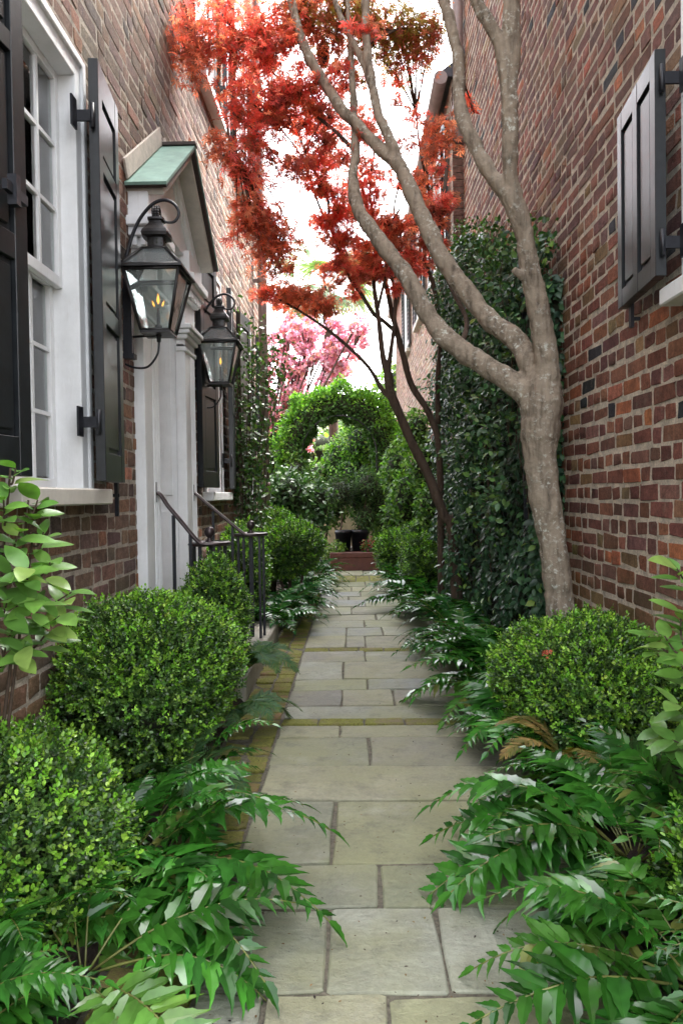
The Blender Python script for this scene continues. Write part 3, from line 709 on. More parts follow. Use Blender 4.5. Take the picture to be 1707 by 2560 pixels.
# lanterns
def make_lantern(label):
    c = np.array([-.935, 3.635, 2.17]); L = thing('wall_lantern', (XL, c[1], 1.85), label, 'lantern', 'gas lanterns flanking the door')
    w0, w1, zb = .132, .069, -.275; br = .0075
    def rod(mb, a, b, r=br): mb.tube([c + np.array(a), c + np.array(b)], r, 4)
    fr_ = MB()
    T4 = [(-w0, -w0, 0), (w0, -w0, 0), (w0, w0, 0), (-w0, w0, 0)]; B4 = [(-w1, -w1, zb), (w1, -w1, zb), (w1, w1, zb), (-w1, w1, zb)]
    for i in range(4): rod(fr_, T4[i], B4[i]); rod(fr_, B4[i], B4[(i + 1) % 4]); rod(fr_, T4[i], T4[(i + 1) % 4])
    fr_.box(c[0] - w1 - .004, c[0] + w1 + .004, c[1] - w1 - .004, c[1] + w1 + .004, c[2] + zb - .014, c[2] + zb - .002)
    fr_.build('frame', M['lampmetal'], L)
    for i in range(4):
        j = (i + 1) % 4; g_ = .93
        q = [c + np.array(v) * np.array([g_, g_, 1]) for v in (T4[i], T4[j], B4[j], B4[i])]
        ctr = np.mean(q, 0); n_ = unit(np.cross(q[1] - q[0], q[2] - q[1])) * .0025
        MB().hexa([v - n_ for v in q], [v + n_ for v in q]).build('glass_pane', M['lampglass'], L)
    # roof: rim, sloped hips with glass, cap
    rim = MB(); r0 = .152
    for (x0, x1, y0, y1) in ((-r0, r0, -r0, -w0 + .004), (-r0, r0, w0 - .004, r0), (-r0, -w0 + .004, -w0 + .005, w0 - .005), (w0 - .004, r0, -w0 + .005, w0 - .005)): rim.box(c[0] + x0, c[0] + x1, c[1] + y0, c[1] + y1, c[2] + .006, c[2] + .016)
    r1, zr = .056, .118; E4 = [(-r0 + .008, -r0 + .008, .016), (r0 - .008, -r0 + .008, .016), (r0 - .008, r0 - .008, .016), (-r0 + .008, r0 - .008, .016)]; K4 = [(-r1, -r1, zr), (r1, -r1, zr), (r1, r1, zr), (-r1, r1, zr)]
    for i in range(4): rod(rim, E4[i], K4[i], .009); rod(rim, K4[i], K4[(i + 1) % 4], .008); rod(rim, E4[i], E4[(i + 1) % 4], .007)
    rim.build('roof_frame', M['lampmetal'], L)
    for i in range(4):
        j = (i + 1) % 4; q = [c + np.array(v) * np.array([.96, .96, 1]) for v in (E4[i], E4[j], K4[j], K4[i])]; n_ = unit(np.cross(q[1] - q[0], q[2] - q[1])) * .002
        MB().hexa([v - n_ for v in q], [v + n_ for v in q]).build('roof_glass', M['lampglass'], L)
    ch = MB().lathe(c, [(.058, .112), (.060, .124), (.046, .132), (.042, .134), (.042, .176), (.046, .178), (.066, .182), (.070, .196), (.064, .212), (.046, .232), (.034, .252), (.031, .262), (.040, .266), (.040, .276), (.018, .280)], 32, .62)
    ch = ch.build('chimney_cap', M['lampmetal'], L)
    ho = MB()
    for k in range(14):
        a = 2 * math.pi * k / 14
        for zz in (.146, .162):
            q = 1 / max(abs(math.cos(a)), abs(math.sin(a))); rr = .042 * (.38 + .62 * q) + .0006
            ho.tube([c + np.array([rr * math.cos(a) - .001 * math.cos(a), rr * math.sin(a), zz + (.004 if k % 2 else 0)]), c + np.array([(rr + .0012) * math.cos(a), (rr + .0012) * math.sin(a), zz + (.004 if k % 2 else 0)])], .0042, 8)
    ho.build('vent_holes', M['core'], ch)['kind'] = 'stuff'
    ring = [c + np.array([.0, .026 * math.cos(a), .305 + .030 * math.sin(a)]) for a in np.linspace(-1.2, 2 * math.pi - 1.9, 16)]
    lp = MB()
    for k in range(len(ring) - 1):
        a, b = ring[k], ring[k + 1]; lp.tube([a + [-.012, 0, 0], b + [-.012, 0, 0]], .006, 6); lp.tube([a + [.012, 0, 0], b + [.012, 0, 0]], .006, 6); lp.tube([a, b], .007, 6)
    lp.build('hanging_loop', M['lampmetal'], L)
    sp = [(XL, 3.68, 2.10), (XL + .02, 3.68, 2.28), (XL + .075, 3.67, 2.43), (XL + .15, 3.65, 2.515), (XL + .215, 3.64, 2.54), (XL + .27, 3.635, 2.52), (XL + .295, 3.635, 2.475), (XL + .275, 3.635, 2.435), (XL + .235, 3.635, 2.43), (XL + .20, 3.635, 2.455), (XL + .187, 3.635, 2.475)]
    q = catmull(sp, 6); MB().tube(q, np.linspace(.010, .0055, len(q)), 8).build('scroll_bracket', M['iron'], L)
    MB().box(XL + .001, XL + .045, 3.66, 3.70, 1.80, 2.17).box(XL - .0, XL + .055, 3.655, 3.705, 1.775, 1.80).tube([(XL + .04, 3.68, 1.885), (c[0], 3.64, 1.882)], .006, 6).build('wall_bracket', M['iron'], L)
    gs = catmull([(c[0], c[1], c[2] + zb - .01), (c[0], c[1], c[2] + zb - .05), (c[0] - .01, c[1], c[2] + zb - .11), (c[0] - .06, c[1] + .01, c[2] + zb - .165), (c[0] - .13, c[1] + .03, c[2] + zb - .165), (XL - .005, c[1] + .05, c[2] + zb - .14)], 6)
    gp_ = MB().tube(gs, .0055, 8).lathe((c[0], c[1], c[2] + zb - .05), [(.004, 0), (.010, .004), (.011, .03), (.014, .034), (.014, .042)], 12)
    gp_.build('gas_pipe', M['iron'], L)
    MB().lathe((c[0], c[1], c[2] + zb), [(.002, 0), (.020, .0), (.020, .012), (.010, .018), (.018, .024), (.018, .032), (.008, .038), (.009, .085), (.006, .10), (.005, .12)], 14).build('burner', M['bronze'], L)
    for (dx, lean, s) in ((0, 0, 1.0), (-.034, -.35, .62), (.034, .35, .62)):
        f = MB(); f.lathe((0, 0, 0), [(.0005, 0), (.006, .010), (.0075, .020), (.0055, .034), (.002, .048), (.0003, .055)], 10)
        Rm = Matrix.Rotation(lean, 3, 'Y'); base = Vector(c) + Vector((dx * .55, 0, zb + .125 + (.012 if dx == 0 else 0)))
        f.v = [tuple(Rm @ (Vector(v) * s) + base) for v in f.v]; f.build('flame', M['flame'], L)
    return L
lan = make_lantern('large copper gas lantern with three flames on the near side of the door')
def copy_tree(o, parent=None, loc=None):
    c = o.copy(); COL.objects.link(c)
    if parent is not None:
        inv = o.matrix_parent_inverse.copy(); c.parent = parent; c.matrix_parent_inverse = inv
    if loc is not None: c.location = loc
    for ch in list(o.children): copy_tree(ch, c)
    return c
l2 = copy_tree(lan, None, (XL + .0, 5.36, 1.86)); l2['label'] = 'smaller looking gas lantern beyond the doorway, against the second window shutter'

fl_ = [c for c in l2.children if c.name.startswith('flame')]
for c in sorted(fl_, key=lambda c: -max((c.matrix_parent_inverse @ Vector(v.co)).z for v in c.data.vertices))[1:]: bpy.data.objects.remove(c)
l2['label'] = 'gas lantern with a single flame beyond the doorway, against the second window shutter'
# downspout at the far corner, thin white conduit beside it
ds = thing('downspout', (XL + .10, 8.75, 0), 'brown round downspout at the far corner of the left house', 'downspout')
MB().tube([(XL + .10, 8.75, .05), (XL + .10, 8.75, 7.5)], .052, 16).build('pipe', M['pipe'], ds)
for z in (1.2, 3.6, 5.9): MB().lathe((XL + .10, 8.75, z), [(.053, 0), (.060, .005), (.060, .05), (.053, .055)], 16).box(XL, XL + .06, 8.73, 8.77, z + .01, z + .045).build('strap', M['pipe'], ds)
cdt = thing('conduit', (XL + .05, 7.2, 0), 'thin white pipe on the left wall behind the climbing vine', 'pipe')
MB().tube([(XL + .05, 7.2, .1), (XL + .05, 7.2, 2.75)], .022, 10).build('pipe', M['leaded'], cdt)
MB().box(XL, XL + .06, 7.18, 7.22, 1.9, 1.93).build('clip', M['leaded'], cdt)

# ---------------------------------------------------------------- right houses
XR = 1.27
RH = thing('brick_house', (XR, 0.6, 0), 'tall red brick house on the right with one dark open shutter', 'house')
RW = (2.02, 2.80, 1.85, 2.95)
wr = wall_sheet(RH, XR, -1, 0.6, 8.2, -.1, 7.8, [RW], 5.0, M['mortarR'])
wall_bricks(wr, XR, -1, 1.3, 8.2, 0.0, 7.8, [RW], PAL_R, WT_R, M['brickR'], 'english', 300, course=.080, seed=5)
MB().hexa([(XR - .1, .5, 7.75), (XR - .1, 8.3, 7.75), (XR + 5.2, 8.3, 7.75), (XR + 5.2, .5, 7.75)], [(XR - .1, .5, 7.9), (XR - .1, 8.3, 7.9), (XR + 2.6, 8.3, 9.6), (XR + 2.6, .5, 9.6)]).build('roof', M['roof'], RH)
window(RH, XR, -1, *RW, cols=3, rows=4, sillmat=M['white'])
shutter(RH, (XR - .088, 2.79), (XR - .045, 3.30), 1.885, 2.72, [(.12, .44, .09, .90), (.56, .88, .09, .90)], -1)
MB().box(XR - .045, XR - .03, 3.26, 3.285, 1.80, 1.93).box(XR - .04, XR, 3.268, 3.278, 1.83, 1.845).build('shutter_dog', M['iron'], RH)
XR2 = 1.15
R2 = thing('brick_house', (XR2, 8.2, 0), 'pale pink brick house farther down the right side, with gutter and louvred windows', 'house')
WA = (8.85, 9.9, 3.88, 5.35); WB = (11.5, 12.5, 3.88, 5.35); WC = (14.2, 15.2, 3.88, 5.35)
w2_ = wall_sheet(R2, XR2, -1, 8.21, 18.6, -.1, 5.62, [WA, WB, WC], 5.0, M['mortarL'])
wall_bricks(w2_, XR2, -1, 8.22, 18.6, 0.0, 5.6, [WA, WB, WC], PAL_P, None, M['brickL'], 'flemish', 0, seed=9)
eb = MB()
z = 0.0
while z < 5.5:
    eb.box(XR2 + .002, XR - .002, 8.196, 8.215, z + .005, z + .07); z += .078
me = eb.mesh('corner_bricks'); set_col(me, (.2, .11, .085)); cb = link_obj('corner_bricks', me, M['brickL'], R2); cb['kind'] = 'stuff'
MB().hexa([(XR2 - .12, 8.15, 5.62), (XR2 - .12, 18.8, 5.62), (XR2 + 5, 18.8, 5.62), (XR2 + 5, 8.15, 5.62)], [(XR2 - .12, 8.15, 5.68), (XR2 - .12, 18.8, 5.68), (XR2 + 2.5, 18.8, 7.6), (XR2 + 2.5, 8.15, 7.6)]).build('roof', M['roof'], R2)
MB().tube([(XR2 - .13, 8.12, 5.60), (XR2 - .13, 18.8, 5.60)], .075, 12).build('gutter', M['pipe'], R2)
for (a, b, c, d_) in (WA, WB, WC):
    window(R2, XR2, -1, a, b, c, d_, rows=4, sillmat=M['cream'])
    for (h_, f_) in ((a - .01, a - .42), (b + .01, b + .42)):
        sg = MB(); u0, u1 = min(h_, f_), max(h_, f_)
        sg.box(XR2 - .06, XR2 - .025, u0, u0 + .05, c + .02, d_).box(XR2 - .06, XR2 - .025, u1 - .05, u1, c + .02, d_).box(XR2 - .059, XR2 - .026, u0 + .05, u1 - .05, c + .02, c + .1).box(XR2 - .059, XR2 - .026, u0 + .05, u1 - .05, d_ - .08, d_)
        sh_ = sg.build('shutter', M['black'], R2)
        zz = c + .12
        while zz < d_ - .1:
            MB().hexa([(XR2 - .058, u0 + .051, zz), (XR2 - .05, u0 + .051, zz), (XR2 - .05, u1 - .051, zz), (XR2 - .058, u1 - .051, zz)][::-1], [(XR2 - .036, u0 + .051, zz + .04), (XR2 - .028, u0 + .051, zz + .04), (XR2 - .028, u1 - .051, zz + .04), (XR2 - .036, u1 - .051, zz + .04)][::-1]).build('slat', M['black'], sh_); zz += .075
dp = thing('downspout', (XR - .07, 8.05, 3.0), 'dark downspout high on the far corner of the right house', 'downspout')
MB().tube([(XR - .07, 8.05, 4.9), (XR - .07, 8.05, 7.7)], .058, 14).build('pipe', M['pipe'], dp)
for z in (5.2, 6.6): MB().lathe((XR - .07, 8.05, z), [(.059, 0), (.066, .005), (.066, .05), (.059, .055)], 14).build('strap', M['pipe'], dp)
vp = thing('vent_pipe', (XR - .06, 6.9, 2.9), 'short white vent pipe rising above the wall of dark ivy', 'pipe')
MB().tube(catmull([(XR - .06, 6.9, 2.6), (XR - .06, 6.9, 3.2), (XR - .055, 6.9, 3.4), (XR - .02, 6.9, 3.47)], 5), .035, 12).build('pipe', M['leaded'], vp)
MB().box(XR - .1, XR, 6.88, 6.92, 3.18, 3.22).build('clip', M['iron'], vp)

# ================================================================== PLANTS
def lump(d, seed, amp=.07, f=3.0):
    r = np.random.default_rng(seed); s = np.zeros(len(d))
    for k in range(7):
        kv = r.normal(size=3) * f * (1 + .5 * k); s += np.sin(d @ kv + r.uniform(0, 6.28)) / (1 + .6 * k)
    return 1 + amp * s / 2
GREEN = dict(dark=[(.030, .072, .018), (.048, .108, .024), (.075, .15, .034), (.10, .19, .035)], bright=[(.19, .40, .035), (.14, .32, .03), (.27, .46, .06)])
def sprig_leaves(cl, p, d, bright, leafsize, n=7, pal_d=None, pal_b=None, stem=.035):
    "opposite leaf pairs on a short shoot; p base points, d shoot directions"
    k = len(p); pal_d = pal_d or GREEN['dark']; pal_b = pal_b or GREEN['bright']
    cd_ = pick(pal_d, k, .22); cb_ = pick(pal_b, k, .2)
    e1 = unit(np.cross(d, rdir(k))); e2 = np.cross(d, e1)
    for j in range(n):
        t = (j // 2) / max(1, (n - 1) / 2); a = (j % 2) * math.pi + (j // 2) * 1.57
        out = math.cos(a) * e1 + math.sin(a) * e2
        last = (j == n - 1)
        dirn = unit(d * (.55 + .5 * t) + out * (0.25 if last else 1.0) + .25 * rdir(k))
        pos = p + d * (stem * t)[:, None] if isinstance(t, np.ndarray) else p + d * stem * t
        nn = unit(d + .6 * rdir(k) + np.array([0, 0, .3]))
        col = np.where(bright[:, None] & (t > .3), cb_, cd_) * (1 + .15 * RNG.normal(size=(k, 1)))
        cl.add(T_box, frames(dirn, nn, leafsize * RNG.uniform(.75, 1.2, k)), pos, np.clip(col, .004, 1))
def sup(d, p=2.3): return (np.abs(d) ** p).sum(1) ** (-1 / p)
def boxwood(c, r, label, n=3200, leaf=.017, seed=1, bright=.38, flat_left=None, flat_right=None, stem_h=0.0, top_shape=None, dens_in=.45, bump_amp=.10):
    c = np.array(c, float); r = np.array(r, float)
    B = thing('boxwood_shrub', (c[0], c[1], 0), label, 'shrub', 'clipped boxwood shrubs')
    def surf(k, lo, hi):
        d = rdir(k); d[:, 2] = np.abs(d[:, 2]) * np.where(RNG.random(k) < .72, 1, -1); d = unit(d)
        rad = sup(d) * lump(d, seed, bump_amp) * lump(d, seed + 50, bump_amp * .5, 9) * RNG.uniform(lo, hi, k)
        if top_shape == 'cone': rad = rad * (1 - .0 * d[:, 2])
        p = c + d * r * rad[:, None]; nrm = unit(d / r)
        return p, nrm
    cl = Cloud()
    p, nr = surf(n, .93, 1.04); bn = (.55 * np.sin(p @ np.array([31., 17., 23.]) + seed) + .55 * np.sin(p @ np.array([-19., 29., 13.])) + RNG.normal(0, 1.0, n)) > (1.15 - bright * 2.0)
    if flat_left is not None: kp = p[:, 0] > flat_left; p, nr, bn = p[kp], nr[kp], bn[kp]
    if flat_right is not None: kp = p[:, 0] < flat_right; p, nr, bn = p[kp], nr[kp], bn[kp]
    sprig_leaves(cl, p, unit(nr + .45 * rdir(len(p)) + np.array([0, 0, .35])), bn, leaf, 7, stem=leaf * 2.3)
    m = int(n * dens_in * 2); p, nr = surf(m, .72, .95)
    if flat_left is not None: kp = p[:, 0] > flat_left; p, nr = p[kp], nr[kp]
    if flat_right is not None: kp = p[:, 0] < flat_right; p, nr = p[kp], nr[kp]
    sprig_leaves(cl, p, unit(nr + .7 * rdir(len(p))), np.zeros(len(p), bool), leaf * .95, 5, stem=leaf * 2)
    m = n // 12; p, nr = surf(m, 1.03, 1.10)
    if flat_left is not None: kp = p[:, 0] > flat_left; p, nr = p[kp], nr[kp]
    if flat_right is not None: kp = p[:, 0] < flat_right; p, nr = p[kp], nr[kp]
    sprig_leaves(cl, p, unit(nr * .6 + .4 * rdir(len(p)) + np.array([0, 0, .7])), np.ones(len(p), bool), leaf * 1.05, 9, stem=leaf * 2.8)
    cl.build('foliage', M['boxleaf'], B)
    # solid core coloured dark as the shade inside the bush, then stems
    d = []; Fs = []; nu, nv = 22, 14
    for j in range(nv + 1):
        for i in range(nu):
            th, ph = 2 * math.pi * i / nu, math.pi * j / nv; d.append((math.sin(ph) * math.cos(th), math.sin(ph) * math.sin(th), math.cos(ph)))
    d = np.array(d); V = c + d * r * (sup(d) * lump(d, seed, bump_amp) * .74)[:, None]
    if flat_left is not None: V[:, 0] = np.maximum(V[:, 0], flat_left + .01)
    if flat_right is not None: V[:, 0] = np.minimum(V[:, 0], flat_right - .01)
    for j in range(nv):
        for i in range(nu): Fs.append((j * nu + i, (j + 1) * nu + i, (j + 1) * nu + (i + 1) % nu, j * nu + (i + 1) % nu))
    MB().add(V, Fs, True).build('shade_core', M['core'], B)
    s = MB()
    for k in range(7):
        a = random.uniform(0, 6.28); e = c + r * np.array([.6 * math.cos(a), .6 * math.sin(a), -.2]); b0 = np.array([c[0] + .04 * math.cos(a), c[1] + .04 * math.sin(a), -.02])
        q = catmull([b0, (b0 + e) / 2 + [.02, 0, .03], e], 4); s.tube(q, np.linspace(.012, .006, len(q)), 6)
    for k in range(34):      # bare twigs poking through
        dd = rdir(1)[0]; dd[2] = abs(dd[2]) * .5; dd = unit(dd); a = c + dd * r * .7; s.tube([a, c + dd * r * random.uniform(.98, 1.05) + rdir(1)[0] * .02], [.003, .0015], 4)
    s.build('stems', M['twig'], B)['kind'] = 'stuff'
    return B
boxwood((-.84, 3.0, .35), (.335, .46, .30), 'big rounded boxwood against the left wall below the first window', 7400, .0135, 11, flat_left=XL + .02, bright=.38)
boxwood((-1.03, 1.92, .12), (.385, .40, .315), 'near boxwood at the bottom left corner of the picture', 7200, .0140, 12, flat_left=XL + .02, bright=.45)
boxwood((-.735, 3.92, .40), (.155, .20, .31), 'small cone-topped boxwood in front of the near railing', 2800, .013, 13, bright=.35)
boxwood((.95, 3.05, .275), (.325, .40, .25), 'rounded bright boxwood at the foot of the pale tree trunk', 6600, .0138, 14, flat_right=XR - .02, bright=.5)
boxwood((1.10, 1.72, .08), (.32, .34, .28), 'boxwood cut off by the right edge of the picture, lowest right', 4600, .0140, 15, flat_right=XR - .02, bright=.5)
boxwood((-.84, 7.75, .66), (.24, .34, .24), 'second clipped boxwood just behind the lollipop one', 1900, .02, 26, bright=.2, flat_left=XL + .02)
boxwood((-.62, 7.2, .56), (.29, .36, .24), 'lollipop boxwood on bare stems beyond the railings', 2300, .02, 16, bright=.2)
boxwood((-.92, 6.1, .42), (.19, .5, .37), 'boxwood hedge tucked behind the far railing', 2200, .02, 17, flat_left=XL + .02, bright=.2)
boxwood((.53, 9.2, .34), (.20, .3, .26), 'small square boxwood right of the red-brown box', 1300, .022, 18, bright=.45)
boxwood((.80, 8.9, .42), (.23, .35, .28), 'flat-topped boxwood behind the ferns on the right', 1500, .022, 19, bright=.2)
boxwood((.72, 7.6, .33), (.19, .3, .27), 'rounded boxwood halfway down the right side of the path', 1500, .022, 20, bright=.2)

# ---- holly ferns
def pinna(L, wd, side, n=8, serr=True):
    "one falcate toothed leaflet with a creased midrib; local: length +Y, curving towards +X*side"
    V = []; Fs = []; prof = [.42, .86, 1.0, .92, .76, .56, .36, .17]
    for h in (-1, 1):
        b = len(V)
        for i in range(n):
            t = i / n * .92; bend = side * .13 * t * t; ww = wd * prof[i] * (1.12 if serr and i % 2 else .92); z = -.12 * t * t
            V += [(bend * L, t * L, (z + .0) * L), (h * ww + bend * L, t * L + (.03 * L if i % 2 else 0), (z + .34 * ww / L) * L)]
        V.append((side * .15 * L, L, -.15 * L)); e = len(V) - 1
        for i in range(n - 1):
            a = b + i * 2; Fs.append((a, a + 1, a + 3, a + 2) if h > 0 else (a, a + 2, a + 3, a + 1))
        a = b + (n - 1) * 2; Fs.append((a, a + 1, e) if h > 0 else (a, e, a + 1))
    return np.array(V), Fs
def frond_mesh(name, L=.5, pairs=11, pl=.125, pw=.022, elev=70, droop=95, seed=0, pal=None, style='holly'):
    rr = random.Random(seed); n = 26; pts = [np.zeros(3)]; a = R_(elev); tgs = []
    for k in range(n):
        tg = np.array([math.cos(a), .04 * math.sin(k * .5 + seed), math.sin(a)]); tgs.append(tg); pts.append(pts[-1] + tg * L / n); a -= R_(droop) / n * (1.35 if k > n * .3 else .5)
    tgs.append(tgs[-1]); pts = np.array(pts); tgs = np.array(tgs)
    cl = Cloud(); start = .26 if style == 'holly' else .12
    for s in (-1, 1):
        for i in range(pairs):
            t = start + (1 - start) * (i + (.25 if s > 0 else .0)) / pairs; f = min(t, .999) * n; k = int(f); p = pts[k] + (pts[k + 1] - pts[k]) * (f - k); tg = unit(tgs[k]); up = unit(np.cross(np.cross(tg, [0, 1., 0]) if False else np.array([-tg[2], 0, tg[0]]), [0, 0, 0]) + np.array([-tg[2], 0, tg[0]]))
            u = (t - start) / (1 - start); sz = pl * (.70 + .45 * math.sin(math.pi * min(1, u * 1.15 + .12))) * (1 - .55 * max(0, u - .6) / .4) * rr.uniform(.9, 1.08)
            if style != 'holly': sz = pl * (math.sin(math.pi * min(1, .18 + .82 * u)) ** .8 + .06) * rr.uniform(.9, 1.1)
            fw = R_(22 + 30 * u + rr.uniform(-6, 6)); sd = np.array([0, s * 1.0, 0])
            dr = rr.uniform(-.12, .16) if style == 'holly' else rr.uniform(0, .15)
            dn = unit(sd * math.cos(fw) + tg * math.sin(fw) - up * dr); nm = unit(up + .28 * np.array([rr.uniform(-1, 1), rr.uniform(-1, 1), rr.uniform(-1, 1)]))
            tm = pinna(1.0, pw / pl, -s, 8, True)
            c = np.array(rr.choice(pal)) * rr.uniform(.8, 1.25)
            if style == 'holly': cl.add(tm, frames(dn[None], nm[None], [sz]), p[None], c[None])
            else:   # feathery leaflet: a row of tiny lobes
                m = 9; e1 = unit(np.cross(dn, nm))
                for q in range(m):
                    pq = p + dn * sz * q / m; ls = sz * .24 * (1 - q / m) + .004
                    for s2 in (-1, 1): cl.add(T_box, frames(unit(e1 * s2 + dn * .6)[None], nm[None], [ls]), pq[None], c[None])
    dn = unit(tgs[-1]); cl.add(pinna(1.0, .20, 1, 8), frames(dn[None], np.array([[-dn[2], 0, dn[0]]]), [pl * (.55 if style == 'holly' else .15)]), pts[-1][None], np.array(rr.choice(pal))[None])
    # stalk
    mb = MB().tube(pts[::2], np.linspace(.0035, .0014, len(pts[::2])), 5)
    V = np.array(mb.v); b = cl.n; k = len(V); cl.V.append(V); cl.C.append(np.tile([.16, .17, .05], (k, 1)))
    cl.L.append(np.concatenate([np.array(f) for f in mb.f]) + b); cl.T.append(np.array([len(f) for f in mb.f])); cl.n += k
    me = cl.mesh(name, True); return me
HOLLY = [(.045, .19, .020), (.036, .155, .018), (.065, .24, .028), (.030, .12, .020), (.05, .20, .03)]
HOLLYD = [(.03, .12, .024), (.025, .10, .026), (.045, .15, .03)]
LACY = [(.06, .14, .05), (.05, .12, .055), (.08, .16, .05)]
TAN = [(.30, .20, .07), (.26, .20, .06), (.20, .18, .05)]
FR = [frond_mesh('frond', .50 + .03 * (k % 3), 12 + k % 3, .104, .0195, 50 + 5 * (k % 4), 52 + 10 * (k % 5), k, [tuple(v * (.50 + .13 * (k % 5)) for v in c) for c in HOLLY]) for k in range(10)]
FR += [frond_mesh('frond', .46, 12, .10, .016, 52, 80, 91, [(.09, .22, .035), (.08, .20, .03), (.12, .24, .04)]), frond_mesh('frond', .48, 12, .10, .0165, 50, 66, 92, [(.06, .18, .025), (.05, .16, .022), (.06, .18, .025), (.05, .15, .02), (.08, .19, .03), (.15, .17, .04)])]
FRD = [frond_mesh('frond', .46, 12, .094, .0140, 50 + 5 * (k % 3), 58 + 10 * (k % 4), 20 + k, HOLLYD) for k in range(6)]
FRL = [frond_mesh('frond', .36, 15, .085, .01, 70, 85 + 10 * k, 40 + k, LACY, 'lacy') for k in range(4)]
FRT = [frond_mesh('frond', .30, 14, .065, .01, 65, 80 + 15 * k, 60 + k, TAN, 'lacy') for k in range(3)]
def fern(loc, label, fronds, scale=1.0, bank=FR, mat='fernleaf', name='holly_fern', group='holly ferns edging the path', z=0.0):
    "fronds: list of (azimuth deg, tilt deg, size)"
    f = thing(name, (loc[0], loc[1], z), label, 'fern', group)
    for (az, tl, sz) in fronds:
        me = random.choice(bank)
        if not me.materials: me.materials.append(M[mat])
        o = bpy.data.objects.new('frond', me); COL.objects.link(o); o.parent = f
        s = sz * scale; rl = random.uniform(-18, 18)
        o.matrix_local = Matrix.Translation((.02 * math.cos(R_(az)), .02 * math.sin(R_(az)), .02)) @ Matrix.Rotation(R_(az), 4, 'Z') @ Matrix.Rotation(R_(tl), 4, 'Y') @ Matrix.Rotation(R_(rl), 4, 'X') @ Matrix.Scale(s, 4)
    return f
def spray(n, a0, a1, t0=-5, t1=25, s0=.8, s1=1.15):
    return [(a0 + (a1 - a0) * (k + random.uniform(-.3, .3)) / max(1, n - 1), random.uniform(t0, t1), random.uniform(s0, s1)) for k in range(n)]
# azimuth 0 = +X, 90 = away, 180 = -X, 270 = towards camera
fern((-.68, 2.04), 'large glossy holly fern spilling onto the path at the lower left', [(-8, 20, 1.25), (-26, 26, 1.3), (-42, 30, 1.25), (12, 14, 1.1), (-58, 34, 1.1), (-15, 2, 1.0), (32, 8, .95), (-75, 36, 1.0), (55, 0, .8), (85, -5, .7), (-35, 8, 1.05)] + spray(5, 200, 300, 5, 35, .7, 1.0), 1.0)
fern((-.62, 1.62), 'holly fern drooping to the bottom edge of the picture, left of the path', [(-5, 24, 1.0), (-30, 30, 1.05), (18, 16, 1.0), (-60, 34, 1.0), (45, 10, .9), (-90, 30, .9), (80, 4, .8)] + spray(6, 110, 260, 0, 30, .7, 1.0), 1.0)
fern((-.82, 1.74), 'holly fern filling the gap under the near left boxwood', spray(10, -80, 120, 0, 30, .7, .95) + spray(4, 140, 270, 5, 30, .6, .9), 1.0)
fern((-.66, 2.32), 'upright holly fern behind the lower left one, against the big boxwood', spray(5, -30, 110, -15, 10, .6, .85) + spray(3, 230, 330, 0, 20, .7, .9), 1.0)
fern((-.86, 1.42), 'holly fern leaves rising from the bottom left corner', spray(7, 20, 160, -5, 25, .5, .75) + spray(3, -60, 0, 10, 30, .5, .7), 1.0)
fern((-.60, 2.78), 'single-sided holly fern reaching over the mossy bricks beside the big boxwood', [(-12, -8, .85), (-40, 15, .7), (-70, 30, .7), (25, 20, .6)], .95)
fern((.80, 2.12), 'largest holly fern covering the right edge of the path in front', [(172, 18, 1.3), (190, 22, 1.35), (207, 28, 1.3), (155, 12, 1.15), (224, 32, 1.2), (182, 4, 1.05), (138, 6, 1.0), (200, 8, 1.1), (120, 0, .9), (240, 34, 1.1), (165, 28, 1.15)] + spray(4, 60, 115, -15, 8, .6, .85) + spray(4, 255, 340, 0, 25, .7, 1.0), 1.0)
fern((.74, 1.56), 'holly fern at the very bottom right, over the path edge', [(170, 20, 1.05), (190, 24, 1.1), (150, 14, 1.0), (210, 30, 1.05), (230, 34, 1.0), (130, 8, .9), (110, 2, .85), (180, 5, .95), (255, 30, .9)], 1.0)
fern((1.04, 2.08), 'upright holly fern between the largest fern and the right wall', spray(12, 100, 280, -25, 12, .7, 1.0), 1.0)
fern((.98, 1.42), 'holly fern crowding the bottom right corner', spray(12, 80, 250, -15, 25, .75, 1.0), 1.0)
fern((.92, 1.74), 'holly fern at the lower right corner below the largest fern', spray(6, 140, 260, 5, 35, .75, 1.05) + spray(3, 40, 130, -10, 10, .6, .8), 1.0)
fern((.86, 2.45), 'holly fern directly below the bright right boxwood', spray(6, 110, 220, -5, 25, .7, 1.0) + spray(3, 20, 90, -20, 0, .55, .75), 1.0)
fern((.78, 3.05), 'dark holly fern low on the path edge left of the right boxwood', spray(11, 120, 255, 0, 32, .75, 1.0), 1.0)
fern((.80, 3.75), 'shiny holly fern leaning over the path in front of the tree trunk', spray(13, 110, 265, -8, 26, .95, 1.2) + spray(4, 20, 110, -10, 10, .6, .8), 1.1)
fern((.86, 4.35), 'holly fern at the base of the tree trunk, under the ivy', spray(14, 90, 270, -8, 25, .9, 1.2) + spray(3, 280, 380, 0, 20, .7, .9), 1.1)
fern((1.14, 4.0), 'small holly fern between the tree trunk and the right wall', spray(6, 200, 380, -20, 10, .5, .75), .9)
k = 0
for (x, y, lab) in ((.74, 4.95, 'first dark fern below the ivy wall'), (.78, 5.6, 'second dark fern below the ivy wall'), (.72, 6.3, 'third dark fern below the ivy wall, beside the leaning maple'), (.74, 7.0, 'bright low fern before the right-hand round boxwood'), (.62, 8.2, 'farthest fern on the right edge of the path')):
    fern((x, y), lab, spray(16, 60, 300, -8, 30, .9, 1.2), 1.1, FRD if k != 3 else FR); k += 1
